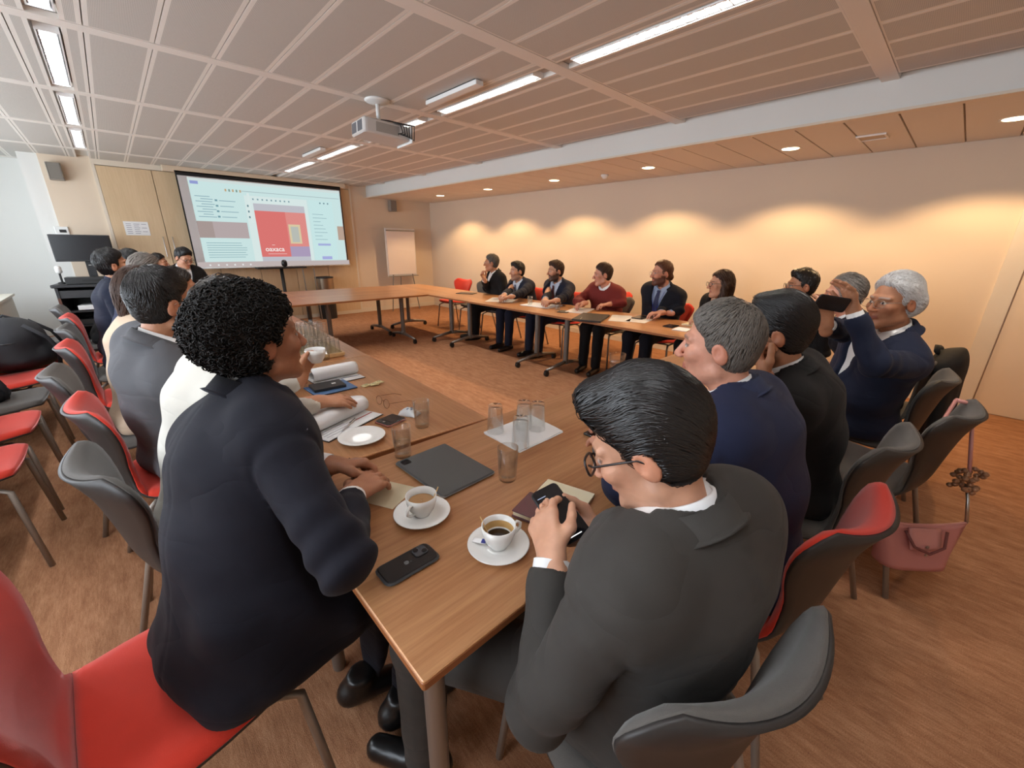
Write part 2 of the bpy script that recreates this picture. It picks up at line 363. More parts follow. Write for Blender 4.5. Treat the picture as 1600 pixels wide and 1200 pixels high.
# ---------------------------------------------------------------- downlights in the soffit
m_warm = emis('downlight_glow', (1, .83, .5), 5)
for k, y in enumerate((.0, 1.42, 2.92, 4.44, 5.96, 7.42)):
    t = empty('downlight', (5.0, y, ZS), 0, 'round warm recessed downlight in the lowered ceiling along the wall', 'downlight', 'warm downlights along the wall')
    MB().lathe([(.078, .0), (.09, -.004), (.09, .002), (.072, .004)], n=24, cap0=False, cap1=False).build('trim_ring', m_rail, t, smooth=True)
    MB().lathe([(.072, -.001), (.001, -.003)], n=24, cap0=False, cap1=False).build('lens', m_warm, t, smooth=True)
    l = bpy.data.lights.new('lamp', 'SPOT'); l.energy = 46; l.color = (1, .66, .34); l.spot_size = math.radians(128); l.spot_blend = .35; l.shadow_soft_size = .05
    lo = bpy.data.objects.new('lamp', l); lo.location = (0, 0, -.012); link(lo, t)
t = empty('smoke_detector', (5.07, 3.6, ZS), 0, 'round white smoke detector on the lowered ceiling', 'smoke detector')
MB().lathe([(.05, 0), (.05, -.02), (.035, -.028), (.03, -.045), (.012, -.05)], n=20).build('body', MATS['matte_white'], t, smooth=True)
t = empty('ceiling_vent', (4.95, .8, ZS), 0, 'small square framed vent in the lowered ceiling', 'vent')
v = MB()
for a, b_ in (((-.1, -.1), (.1, -.085)), ((-.1, .085), (.1, .1)), ((-.1, -.085), (-.085, .085)), ((.085, -.085), (.1, .085))): v.bbox((a[0], a[1], -.012), (b_[0], b_[1], .001))
v.build('frame', m_rail, t); MB().bbox((-.083, -.083, -.006), (.083, .083, .001)).build('flap', mat('vent_flap', srgb(190, 168, 140), .5), t)
# ---------------------------------------------------------------- tables
m_top = wood('table_beech', srgb(190, 130, 84), srgb(226, 172, 122), 0, .32)
m_edge = mat('table_edge', srgb(150, 92, 52), .45)
m_alu = mat('table_metal', srgb(150, 148, 144), .35, .8); m_legg = mat('table_post', srgb(128, 126, 122), .45, .3); m_blk = mat('black_rubber', (.012, .012, .012), .5)
TH = .74
def table(L, cx, cy, rz, label, style='T', group=None, D=.8, gap=.004):
    t = empty('conference_table', (cx, cy, 0), rz, label, 'table', group)
    MB().rbox((0, 0, TH-.0125), (L-gap, D-gap, .025), .006).build('table_top', m_top, t)
    MB().rbox((0, 0, TH-.0135), (L-gap+.002, D-gap+.002, .019), .006).build('edge_band', m_edge, t)
    MB().box((0, 0, TH-.045), (L-.4, .04, .04)).build('beam', m_legg, t)
    if style == 'T':
        for sx in (-1, 1):
            x = sx*(L/2-.24)
            MB().tube([(x, 0, .09), (x, 0, TH-.026)], .032, 14).box((x, 0, TH-.032), (.09, .5, .012)).build('leg', m_legg, t, auto=40)
            for sy in (-1, 1):
                MB().tube([(x, sy*.0, .115), (x, sy*.14, .1), (x, sy*.34, .072)], [.028, .022, .016], 8, flat=1.2).build('foot', m_alu, t, smooth=True)
                MB().lathe([(.012, -.02), (.031, -.018), (.033, 0), (.031, .018), (.012, .02)], (x, sy*.34, .034), 16, R=Matrix.Rotation(math.pi/2, 3, 'Y')).box((x, sy*.34, .055), (.03, .05, .03)).build('caster', m_blk, t, auto=40)
    else:
        for sx in (-1, 1):
            for sy in (-1, 1):
                x, yy = sx*(L/2-.055), sy*(D/2-.06)
                MB().tube([(x, yy, .0), (x, yy, TH-.026)], .022, 12).build('leg', m_alu, t, auto=40)
            MB().box((sx*(L/2-.055), 0, TH-.05), (.045, D-.12, .035)).build('rail', m_alu, t)
    return t
NY0, NY1 = .463, 1.265
table(2.0, .235+1.0, (NY0+NY1)/2, 0, 'beech table with the two coffee cups and the closed tablet on it', '4')
table(1.12, .235+2.0+.56, (NY0+NY1)/2, 0, 'beech table beside the man photographing with a phone', 'T')
RX = 3.38+.4
table(2.02, RX, 1.275+1.01, math.pi/2, 'beech table holding the black folder and loose papers', 'T')
table(1.9, RX, 3.30+.95, math.pi/2, 'beech table with two water glasses before the row of suited men', 'T')
table(1.85, RX, 5.2+.925, math.pi/2, 'beech table with empty red and grey chairs beside it', 'T')
for i, cx in enumerate((3.38-.8, 3.38-2.4)):
    for j, cy in enumerate((5.45+.4, 5.45+1.2)):
        table(1.6, cx-.002, cy, 0, ['front', 'rear'][j]+' beech table of the double row before the screen, '+['flip chart side', 'cupboard side'][i], 'T')
LA = math.radians(-3.2)             # the left row stands a little askew
def lrow(s, w): # s along the row from the near end, w from inner edge outwards
    q = math.sin(-LA), math.cos(LA); return np.array([1.06+q[0]*s-q[1]*w, NY1+.006+q[1]*s+q[0]*w, 0])
for i, lab in enumerate(('beech table with eyeglasses, snack packets and open documents', 'beech table carrying the tray of upturned drinking glasses', 'beech table before the people seated near the cupboards')):
    Lh = 1.36; c = lrow(.0+Lh*(i+.5), .4)
    table(Lh, c[0], c[1], math.pi/2+LA, lab, 'T')
# ---------------------------------------------------------------- chairs
m_red = mat('red_fabric', srgb(214, 60, 42), .85, bump=.25, bscale=700, var=.06, vscale=30, sheen=.3, spec=.2)
m_grey = mat('charcoal_fabric', srgb(92, 88, 84), .85, bump=.25, bscale=700, var=.08, vscale=30, sheen=.2, spec=.2)
m_shell = mat('chair_shell', srgb(48, 44, 42), .5); m_cleg = mat('chair_leg', srgb(150, 140, 130), .4, .4)
PROF = [(.225, .452), (.19, .462), (.08, .455), (-.06, .447), (-.15, .45), (-.20, .475), (-.222, .52), (-.236, .59), (-.25, .66), (-.266, .73), (-.286, .79), (-.304, .835)]
HW = [.17, .205, .228, .235, .215, .185, .165, .17, .205, .238, .245, .17]
CV = [.0, .0, .0, .0, .005, .015, .03, .04, .055, .065, .07, .06]
def cat_(arr, t):
    t = max(0., min(.99999, t))*(len(arr)-1); i = int(t); f = t-i
    p = [np.array(arr[max(0, min(len(arr)-1, i+k))], float) for k in (-1, 0, 1, 2)]
    return .5*((2*p[1]) + (-p[0]+p[2])*f + (2*p[0]-5*p[1]+4*p[2]-p[3])*f*f + (-p[0]+3*p[1]-3*p[2]+p[3])*f**3)
def cpt(u, v, off):
    s = u*2-1; yz = cat_(PROF, v); hw = float(cat_(HW, v)); cv = float(cat_(CV, v))
    dv = cat_(PROF, min(1, v+.01))-cat_(PROF, max(0, v-.01)); dv /= np.linalg.norm(dv); n = np.array([dv[1], -dv[0]])   # towards the sitter
    if n[0] < 0 and v > .5 or n[1] < 0 and v < .35: n = -n
    k = cv*s*s + off*(1-.35*s**6)
    lift = .018*s*s*(1 if v < .35 else 0)*(1-v/.35 if v < .35 else 0)
    roll = .02*max(0, (v-.82)/.18)**2
    return (s*hw, yz[0]+n[0]*k-roll*.5, yz[1]+n[1]*k+lift)
def chair_proto(color):
    t = empty('conference_chair', (0, 0, 0), 0, 'x', 'chair')
    pad = m_red if color == 'red' else m_grey
    S = .40
    def slab(v0, v1, o0, o1, nu, nv):
        return MB().grid(lambda u, v: cpt(u, v0+(v1-v0)*v, o1), nu, nv, thick=lambda u, v: cpt(u, v0+(v1-v0)*v, o0))
    def padmb(v0, v1):
        def top(u, v):
            e = min(u, 1-u)*2; r = min(1, e/.12); q = min(1, min(v, 1-v)/.06); return cpt(u, v0+(v1-v0)*v, .004+.026*math.sqrt(max(0, 1-(1-r)**2))*math.sqrt(max(0.15, 1-(1-q)**2)))
        return MB().grid(top, 19, 15, thick=lambda u, v: cpt(u, v0+(v1-v0)*v, -.001))
    padmb(0, S).build('seat', pad, t, smooth=True); padmb(S+.004, 1).build('backrest', pad, t, smooth=True)
    slab(0.01, .992, -.014, -.001, 17, 26).build('shell', m_shell, t, smooth=True)
    for sx in (-1, 1):
        MB().tube([(sx*.17, .14, .425), (sx*.195, .2, .40), (sx*.225, .235, .0)], .0115, 8).build('leg', m_cleg, t, smooth=True)
        MB().tube([(sx*.15, -.12, .425), (sx*.18, -.17, .40), (sx*.225, -.27, .0)], .0115, 8).build('leg', m_cleg, t, smooth=True)
        MB().tube([(sx*.17, .15, .425), (sx*.15, -.13, .425)], .010, 8).build('seat_rail', m_cleg, t, smooth=True)
    MB().tube([(-.17, .1, .425), (.17, .1, .425)], .009, 8).build('cross_bar', m_cleg, t, smooth=True)
    return t
_pro = {}
def chair(color, x, y, yaw, label, group=None):
    """yaw: direction the chair faces, degrees clockwise from +y"""
    rz = -math.radians(yaw)
    if color not in _pro: c = chair_proto(color); _pro[color] = c; c.location = (x, y, 0); c.rotation_euler = (0, 0, rz); c['label'] = label
    else: c = copytree(_pro[color], (x, y, 0), rz, label)
    if group: c['group'] = group
    elif 'group' in c: del c['group']
    return c
chair('red', -.10, 1.05, 86, 'red chair under the curly-haired man in navy, its seat half bare')
chair('grey', .08, 1.66, 80, 'charcoal chair of the woman in white, next to the curly-haired man')
chair('red', .05, 2.29, 84, 'red chair under the grey-suited man with glasses')
chair('grey', -.07, 2.95, 88, 'charcoal chair of the woman in beige with long brown hair')
chair('red', -.06, 3.70, 88, 'red chair standing behind the grey-suited man, beside a charcoal one')
chair('grey', -.1, 4.45, 88, 'charcoal chair of the grey-haired person near the cupboards')
chair('red', -.12, 5.12, 88, 'red chair under the navy-clad man beside the equipment rack')
chair('grey', .68, .31, 17, 'charcoal chair under the man looking at his phone')
chair('red', 1.27, .28, 8, 'red chair under the man in navy with greying hair')
chair('grey', 1.88, .27, 6, 'charcoal chair under the man in black resting chin on hand')
chair('grey', 2.45, .11, 10, 'empty charcoal chair with the pink handbag strap on its back')
chair('grey', 3.03, .19, 4, 'charcoal chair under the white-haired man raising his phone')
chair('grey', 3.58, .2, 4, 'charcoal chair with a black coat over its back')
for y, c, w in ((1.05, 'grey', 'the dark-haired man with glasses at the corner'), (1.55, 'red', 'the long-haired woman with glasses'), (2.2, 'red', 'the bearded man with hair tied back'), (2.95, 'grey', 'the man in the maroon sweater'),
                (3.68, 'red', 'the bearded man with a dark red tie'), (4.38, 'red', 'the dark-haired man writing in a navy suit'), (4.98, 'grey', 'the man in an open-collar white shirt')):
    chair(c, 4.42, y, -90, {'red': 'red', 'grey': 'charcoal'}[c]+' chair under '+w)
chair('grey', 4.45, 5.62, -92, 'empty charcoal chair at the table, beside the man in an open-collar shirt')
chair('red', 4.5, 6.35, -95, 'empty red chair at the table near the flip chart')
chair('red', 4.95, 3.3, -90, 'red chair against the wall behind the man in the maroon sweater')
chair('grey', -.22, 5.86, 90, 'charcoal chair of the person mostly hidden behind the man in navy')
chair('grey', .38, 8.05, 96, 'charcoal chair by the cupboards under the mostly hidden short-haired person')
chair('red', .68, 7.46, 172, 'red chair of the man seated before the cupboards looking down')
# empty chairs lined up along the window side
for c, y, lab in (('red', 2.84, 'empty red chair in the window-side row, next but one to the empty charcoal one'), ('red', 3.42, 'empty red chair in the window-side row, just next to the empty charcoal one'), ('grey', 3.98, 'empty charcoal chair in the window-side row'),
                  ('red', 4.62, 'empty red chair in the window-side row just beyond the charcoal one, small bag beside it'), ('red', 5.2, 'red chair in the window-side row bearing the large black backpack'), ('grey', 6.2, 'charcoal chair in the window-side row farthest along towards the white wall')):
    chair(c, -.74, y, 92, lab)
# ---------------------------------------------------------------- far wall: cupboards
m_cup = wood('cupboard_maple', srgb(206, 178, 140), srgb(222, 196, 160), 2, .5)
cup = empty('storage_cupboard', (0, YF-.04, 0), 0, 'pale wooden floor-to-ceiling cupboard wall behind the screen', 'cupboard')
xs = [.1, .73, 1.36, 1.98, 2.6, 3.21, 3.82]
MB().bbox((.08, 0, 0), (3.84, .045, .07)).build('plinth', m_trim, cup); MB().bbox((.08, .0, 2.5), (3.84, .045, ZC)).build('cornice', m_trim, cup)
for i, (a, b_) in enumerate(zip(xs, xs[1:])):
    dr = MB().rbox(((a+b_)/2, .012, 1.28), (b_-a-.008, .024, 2.42), .003).build('door', m_cup, cup)
    hx = b_-.06 if i % 2 == 0 else a+.06
    MB().tube([(hx, .0, 1.22), (hx, -.03, 1.22), (hx, -.03, 1.52), (hx, .0, 1.52)], .006, 8).build('handle', m_steel, dr, auto=50)
for xx in (.085, 3.835): MB().bbox((xx-.02, -.002, 0), (xx+.015, .045, ZC)).build('stile', m_trim, cup)
sg = empty('notice_sheet', (.0, 0, 0), 0, 'white printed notice taped to the cupboard door', 'notice')
MB().bbox((.24, YF-.043, 1.54), (.53, YF-.0405, 1.74)).build('sheet', mat('paper', (.82, .82, .82), .7), sg)
g = MB()
for r in range(6):
    for k in range(3 if r % 2 else 2): g.bbox((.265+.09*k, YF-.0445, 1.565+.027*r), (.265+.09*k+.06+.01*((r*k) % 2), YF-.043, 1.573+.027*r))
g.build('print', mat('print_grey', (.35, .35, .4), .8), sg)
# ---------------------------------------------------------------- projection screen
YS = 8.80
scr = empty('projection_screen', (0, YS, 0), 0, 'pull-down projection screen showing a computer desktop with a red slide', 'screen')
sx0, sx1, sz0, sz1 = 1.0, 3.58, 1.045, 2.49
MB().rbox(((sx0+sx1)/2-.02, .05, 2.53), (sx1-sx0+.26, .1, .085), .012).build('case', mat('screen_case', srgb(214, 196, 172), .5), scr)
MB().bbox((sx0, 0, sz0), (sx1, .004, sz1+.02)).build('border', mat('screen_black', (.006, .006, .006), .7), scr)
MB().bbox((sx0+.02, -.003, sz0+.02), (sx1-.02, .0, sz1-.045)).build('fabric', mat('screen_fabric', (.62, .6, .6), .8), scr)
MB().tube([(sx0-.03, .0, sz0-.012), (sx1+.03, .0, sz0-.012)], .014, 8).build('bottom_bar', m_white, scr, smooth=True)
ESTR = .40
def sfc(a, b_, c, d, col, k=1, name='projected_area', dy=0.):
    """a..b across 0-1, c..d up 0-1 of the projected picture"""
    X0, X1, Z0, Z1 = sx0+.14, sx1-.03, sz0+.085, sz1-.06
    MB().bbox((X0+a*(X1-X0), -.0042-dy, Z0+c*(Z1-Z0)), (X0+b_*(X1-X0), -.003-dy, Z0+d*(Z1-Z0))).build(name, emis('scr_%d_%d_%d' % tuple(int(q*1000) for q in col), col, ESTR*k), scr)
cy = srgb(208, 234, 233); wh = srgb(222, 238, 236)
sfc(-.045, 1.02, -.07, 0, srgb(196, 184, 182)); sfc(0, 1, 0, 1, cy)
sfc(0, 1, .965, 1, srgb(214, 228, 226), dy=.001); sfc(.01, .055, .93, .965, srgb(150, 160, 214), dy=.002)
sfc(.33, .345, .5, .87, srgb(226, 240, 238), dy=.001); sfc(.3, .99, .885, .892, srgb(168, 186, 190), dy=.001)
sfc(.0, .3, .30, .50, srgb(186, 172, 172), dy=.001); sfc(.0, .09, .30, .50, srgb(172, 156, 152), dy=.0015)
sfc(.31, .735, 0, .84, wh, dy=.001); sfc(.36, .71, .0, .75, srgb(196, 196, 204), dy=.0015)
sfc(.36, .71, .06, .66, srgb(228, 146, 140), dy=.002); sfc(.36, .565, .06, .66, srgb(224, 122, 118), dy=.0025)
sfc(.565, .71, .06, .2, srgb(176, 160, 190), dy=.003); sfc(.575, .66, .24, .5, srgb(224, 206, 168), dy=.003); sfc(.59, .645, .26, .47, srgb(190, 194, 186), dy=.0035)
sfc(.745, .93, 0, .84, srgb(206, 236, 236), dy=.001); sfc(.95, 1.0, .30, .5, srgb(190, 166, 150), dy=.001)
sfc(.78, .88, .215, .245, srgb(170, 180, 226), dy=.002); sfc(.80, .88, .015, .06, srgb(172, 178, 228), dy=.002)
random.seed(3)
for r in range(7): sfc(.03, .24+.05*random.random(), .055+.03*r, .062+.03*r, srgb(140, 176, 184), dy=.0015, name='text_line')
for r in range(9): sfc(.02+.03*(r % 2), .1+.03*random.random(), .55+.03*r, .558+.03*r, srgb(140, 172, 184), dy=.0015, name='text_line'); 
for r in range(4): sfc(.155, .2+.07*random.random(), .555+.065*r, .563+.065*r, srgb(140, 172, 184), dy=.0015, name='text_line'); sfc(.13, .145, .55+.065*r, .572+.065*r, srgb(120, 160, 170), dy=.0015, name='icon')
for r in range(8): sfc(.765, .82+.06*random.random(), .3+.05*r, .307+.05*r, srgb(150, 180, 188), dy=.0015, name='text_line')
for q in range(5): sfc(.2+.022*q, .21+.022*q, .87, .9, srgb(130, 160, 150) if q % 2 else srgb(200, 170, 130), dy=.0015, name='icon')
for q in range(9): sfc(.36+.03*q, .37+.03*q, .79, .81, srgb(130, 160, 170), dy=.0015, name='icon')
for q in range(3): sfc(.32, .33, .56+.07*q, .585+.07*q, srgb(110, 140, 150), dy=.0015, name='icon'); sfc(.83+.03*q, .84+.03*q, .8, .82, srgb(110, 140, 150), dy=.0015, name='icon')
for q in range(6): sfc(.02+.05*q, .03+.05*q, -.05, -.03, srgb(235, 240, 240), dy=.0015, name='icon')
X0, X1, Z0, Z1 = sx0+.14, sx1-.03, sz0+.085, sz1-.06
text('slide_lettering', 'oaxaca', .115, emis('scr_text', srgb(250, 240, 236), .42), scr, (X0+.39*(X1-X0), -.0085, Z0+.135*(Z1-Z0)), (math.pi/2, 0, 0), bold=True)
sfc(.405, .535, .095, .102, srgb(244, 200, 196), dy=.004, name='text_line'); sfc(.44, .46, .215, .222, srgb(246, 214, 208), dy=.004, name='text_line')
# camera stand below the screen
st = empty('camera_stand', (2.2, 8.45, 0), 0, 'black pole stand with a small shelf and conference camera below the screen', 'camera stand')
MB().tube([(0, 0, .03), (0, 0, 1.02)], .03, 10).build('pole', m_blk, st, smooth=True)
MB().rbox((0, 0, .02), (.55, .45, .03), .05).build('base', m_blk, st); MB().rbox((0, -.02, 1.03), (.8, .22, .03), .01).build('shelf', m_blk, st)
cm = MB().lathe([(.02, 0), (.045, .02), (.05, .07), (.035, .11), (.01, .12)], (.05, -.05, 1.045), 16).build('camera', mat('camera_black', (.02, .02, .02), .3), st, smooth=True)
MB().tube([(.05, -.1, 1.11), (.05, -.112, 1.11)], .022, 12).build('lens', mat('lens_glass', (.01, .01, .015), .1), cm)
for xx in (.42, .62): MB().tube([(xx, .1, 0), (xx-.03, .1, 1.0)], .012, 8).build('side_pole', m_alu, st)
MB().box((.5, .1, .45), (.16, .02, .02)).build('pole_brace', m_alu, st)
# litter bin
b_ = pz(507, 494, 0); bn = empty('litter_bin', (b_[0], 8.7, 0), 0, 'tall round bin with brushed steel band and black base', 'bin')
MB().lathe([(.165, 0), (.17, .45)], n=28, cap1=False).build('base', m_blk, bn, auto=40); MB().lathe([(.172, .45), (.172, .80), (.16, .80), (.16, .5)], n=28).build('band', mat('brushed_steel', srgb(170, 150, 128), .3, .9), bn, auto=40)
MB().lathe([(.175, .795), (.175, .82), (.13, .825), (.12, .80)], n=28).build('rim', m_blk, bn, auto=40)
# flip chart
fx0, fx1 = pY(604, 395, 8.72)[0], pY(650, 395, 8.72)[0]
fc = empty('flip_chart', ((fx0+fx1)/2, 8.72, 0), 0, 'white flip chart easel with paper pad standing in the corner', 'flip chart')
hw = (fx1-fx0)/2
MB().rbox((0, .02, 1.27), (2*hw, .02, 1.02), .006).build('board', mat('board_white', (.72, .68, .66), .5), fc)
MB().rbox((0, .0, 1.28), (2*hw-.05, .014, .95), .004).build('paper_pad', mat('pad_paper', srgb(232, 218, 210), .8), fc)
MB().box((0, -.012, 1.735), (2*hw-.04, .012, .03)).build('clamp', m_alu, fc); MB().box((0, -.03, .77), (2*hw, .06, .015)).build('tray', m_alu, fc)
for sx in (-1, 1): MB().tube([(sx*hw*.6, .02, 1.0), (sx*hw*.95, -.05, 0)], .012, 8).build('leg', m_alu, fc)
MB().tube([(0, .03, 1.3), (0, .22, 0)], .012, 8).build('leg', m_alu, fc)
# speakers on the walls
for (P, lab) in ((pY(613, 322, YF-.07), 'small grey loudspeaker high on the wall above the flip chart'), (pY(86, 268, 8.93), 'small grey loudspeaker high on the white wall by the pillar')):
    sp_ = empty('wall_speaker', P, 0, lab, 'speaker')
    MB().rbox((0, 0, 0), (.15, .12, .22), .012).build('cabinet', mat('speaker_grey', srgb(150, 142, 132), .6), sp_); MB().rbox((0, -.062, 0), (.13, .006, .2), .01).build('grille', mat('speaker_mesh', srgb(128, 122, 114), .8, bump=.3, bscale=500), sp_)
    MB().box((0, .066, .06), (.04, .03, .04)).build('bracket', m_blk, sp_)
th = empty('thermostat', pY(97, 361, YF-.012), 0, 'white square thermostat with dark display on the wall', 'thermostat')
MB().rbox((0, 0, 0), (.14, .025, .12), .008, R=None).build('case', MATS['matte_white'], th); MB().box((.01, -.0135, .0), (.07, .003, .04)).build('display', m_blk, th)
# ---------------------------------------------------------------- equipment rack with monitor
rk = empty('equipment_rack', (-.26, 8.55, 0), math.radians(-8), 'black open-fronted equipment cabinet on the floor by the white wall', 'cabinet')
m_rk = mat('rack_black', (.018, .018, .02), .45); m_rw = mat('rack_wood', srgb(92, 50, 30), .5)
rkb = MB()
rkb.bbox((-.36, -.28, .03), (-.33, .28, .84)).bbox((.33, -.28, .03), (.36, .28, .84)).bbox((-.36, .26, .03), (.36, .28, .84)).bbox((-.36, -.28, .02), (.36, .28, .06))
rkb.build('carcass', m_rk, rk); MB().rbox((0, 0, .86), (.78, .62, .04), .02).build('top', m_rk, rk)
MB().bbox((-.33, -.27, .70), (.33, .26, .80)).build('drawer', mat('rack_drawer', (.03, .03, .033), .4), rk)
for z in (.3, .5): MB().bbox((-.33, -.26, z), (.33, .26, z+.02)).build('shelf', m_rk, rk)
for s in (-1, 1): MB().bbox((s*.345-.015, -.285, .05), (s*.345+.015, -.278, .7)).build('edge_strip', m_rw, rk)
MB().rbox((.05, -.1, .56), (.5, .3, .06), .01).build('white_device', MATS['matte_white'], rk); MB().rbox((.0, -.08, .36), (.55, .3, .07), .008).build('black_device', m_blk, rk)
def on_rk(x, y, z): 
    v = Matrix.Rotation(math.radians(-8), 3, 'Z') @ Vector((x, y, 0)); return (-.26+v.x, 8.55+v.y, z)
mo = empty('monitor', on_rk(0, .08, .88), math.radians(-4), 'black flat monitor on a stand on the equipment cabinet', 'monitor')
MB().rbox((0, 0, 0), (.34, .20, .015), .03).build('base', m_rk, mo, loc=(0, 0, .008)); MB().box((0, .04, .2), (.09, .04, .38)).build('stand', m_rk, mo)
MB().rbox((0, 0, 0), (.62, .03, .36), .012).build('panel', m_rk, mo, loc=(-.02, 0, .47)); MB().box((-.02, -.0165, .475), (.59, .003, .325)).build('display', mat('display_off', (.012, .013, .016), .2), mo)
MB().box((.0, -.022, .24), (.03, .004, .014)).build('badge', m_alu, mo)
pl = empty('media_player', on_rk(-.02, -.175, .88), math.radians(-6), 'flat black media player box under the monitor', 'player')
MB().rbox((0, 0, .05), (.44, .2, .09), .008).build('body', mat('player_black', (.015, .015, .015), .3), pl); MB().box((.05, -.101, .05), (.2, .003, .03)).build('front_panel', mat('panel_gloss', (.03, .03, .03), .15), pl)
wc = empty('desk_microphone', on_rk(-.3, -.1, .88), 0, 'small black microphone with a white head on the equipment cabinet', 'microphone')
MB().lathe([(.045, 0), (.045, .02), (.012, .03), (.012, .14)], n=16).build('base', m_blk, wc, auto=40); MB().lathe([(.02, .14), (.035, .16), (.035, .22), (.02, .24)], n=16).build('head', MATS['matte_white'], wc, smooth=True)
# radiator cover / window sill unit at the left edge
rc = empty('sill_unit', (0, 0, 0), 0, 'cream low radiator cover along the window wall', 'radiator cover')
MB().bbox((XL, 2.0, 0), (-1.12, 8.9, .72)).build('body', mat('sill_cream', srgb(220, 216, 204), .6), rc); MB().rbox(((XL-1.09)/2, 5.45, .735), (XL*-1-1.09, 6.94, .03), .008).build('top', mat('sill_top', srgb(226, 222, 208), .5), rc)
# ---------------------------------------------------------------- signed-distance modelling
def V3(*a): return np.array(a, float)
def nz(v): v = np.asarray(v, float); return v/(np.linalg.norm(v)+1e-12)
def smin(a, b, k):
    if k <= 0: return np.minimum(a, b)
    h = np.maximum(k-np.abs(a-b), 0)/k; return np.minimum(a, b)-h*h*k*.25
def smax(a, b, k): return -smin(-a, -b, k)
def rc(P, a, b, ra, rb):                      # capsule with two radii
    a = np.asarray(a, float); ba = np.asarray(b, float)-a; pa = P-a; h = np.clip(pa @ ba/(ba @ ba+1e-12), 0, 1)
    return np.linalg.norm(pa-h[:, None]*ba, axis=1)-(ra+(rb-ra)*h)
def el(P, c, r, R=None):
    q = P-np.asarray(c, float)
    if R is not None: q = q @ R
    r = np.asarray(r, float); k0 = np.linalg.norm(q/r, axis=1); k1 = np.linalg.norm(q/(r*r), axis=1)+1e-9
    return k0*(k0-1)/k1
def wig(P, f, seed=0, n=5):
    g = np.random.default_rng(seed); o = np.zeros(len(P))
    for i in range(n): o += np.sin(P @ (nz(g.normal(size=3))*f*(.7+.6*g.random()))+g.random()*6.28)
    return o/n
def nets(f, lo, hi, h):
    lo = np.asarray(lo, float); n = np.ceil((np.asarray(hi, float)-lo)/h).astype(int)+1
    ax = [lo[i]+h*np.arange(n[i]) for i in range(3)]
    K = 4; m = (n+K-1)//K+1                     # coarse pass, then exact values only near the surface
    C = np.stack(np.meshgrid(*[lo[i]+h*K*np.arange(m[i]) for i in range(3)], indexing='ij'), -1).reshape(-1, 3)
    Dc = f(C).reshape(m); near = np.abs(Dc) < K*h*1.75
    cell = np.zeros(m-1, bool)
    for i in (0, 1):
        for j in (0, 1):
            for k in (0, 1): cell |= near[i:m[0]-1+i, j:m[1]-1+j, k:m[2]-1+k]
    def up(A): return A.repeat(K, 0).repeat(K, 1).repeat(K, 2)
    D = np.where(up(Dc[:-1, :-1, :-1]) < 0, -1., 1.)[:n[0], :n[1], :n[2]].copy(); msk = up(cell)[:n[0], :n[1], :n[2]]
    ii = np.argwhere(msk); G = lo+h*ii
    if len(G): D[msk] = np.concatenate([f(G[i:i+250000]) for i in range(0, len(G), 250000)])
    D[D == 0] = 1e-9
    S = D < 0
    c = [S[i:n[0]-1+i, j:n[1]-1+j, k:n[2]-1+k] for i in (0, 1) for j in (0, 1) for k in (0, 1)]
    tot = sum(x.astype(np.int8) for x in c); act = (tot > 0) & (tot < 8); idx = np.full(act.shape, -1); ids = np.argwhere(act); idx[act] = np.arange(len(ids))
    if not len(ids): return np.zeros((0, 3)), np.zeros((0, 4), int)
    acc = np.zeros((len(ids), 3)); cnt = np.zeros(len(ids)); off = np.array([(i, j, k) for i in (0, 1) for j in (0, 1) for k in (0, 1)])
    val = [D[ids[:, 0]+o[0], ids[:, 1]+o[1], ids[:, 2]+o[2]] for o in off]
    for a in range(8):
        for b in range(a+1, 8):
            if np.abs(off[a]-off[b]).sum() != 1: continue
            m = (val[a] < 0) != (val[b] < 0); t = np.where(m, val[a]/(val[a]-val[b]+1e-20), 0)
            p = off[a]+t[:, None]*(off[b]-off[a]); acc += np.where(m[:, None], p, 0); cnt += m
    V = lo+h*(ids+acc/np.maximum(cnt, 1)[:, None]); Q = []
    for d in range(3):
        e1, e2 = (d+1) % 3, (d+2) % 3
        A = S; sl = [slice(None)]*3; s2 = [slice(None)]*3; sl[d] = slice(0, n[d]-1); s2[d] = slice(1, n[d])
        ch = A[tuple(sl)] != A[tuple(s2)]; e = np.argwhere(ch)
        e = e[(e[:, e1] > 0) & (e[:, e2] > 0) & (e[:, e1] < n[e1]-1) & (e[:, e2] < n[e2]-1)]
        if not len(e): continue
        def gi(da, db): q = e.copy(); q[:, e1] += da; q[:, e2] += db; return idx[q[:, 0], q[:, 1], q[:, 2]]
        q = np.stack([gi(-1, -1), gi(0, -1), gi(0, 0), gi(-1, 0)], 1)
        ins = S[e[:, 0], e[:, 1], e[:, 2]]; q[~ins] = q[~ins][:, ::-1]; Q.append(q)
    Q = np.concatenate(Q); Q = Q[(Q >= 0).all(1)]
    return V, Q
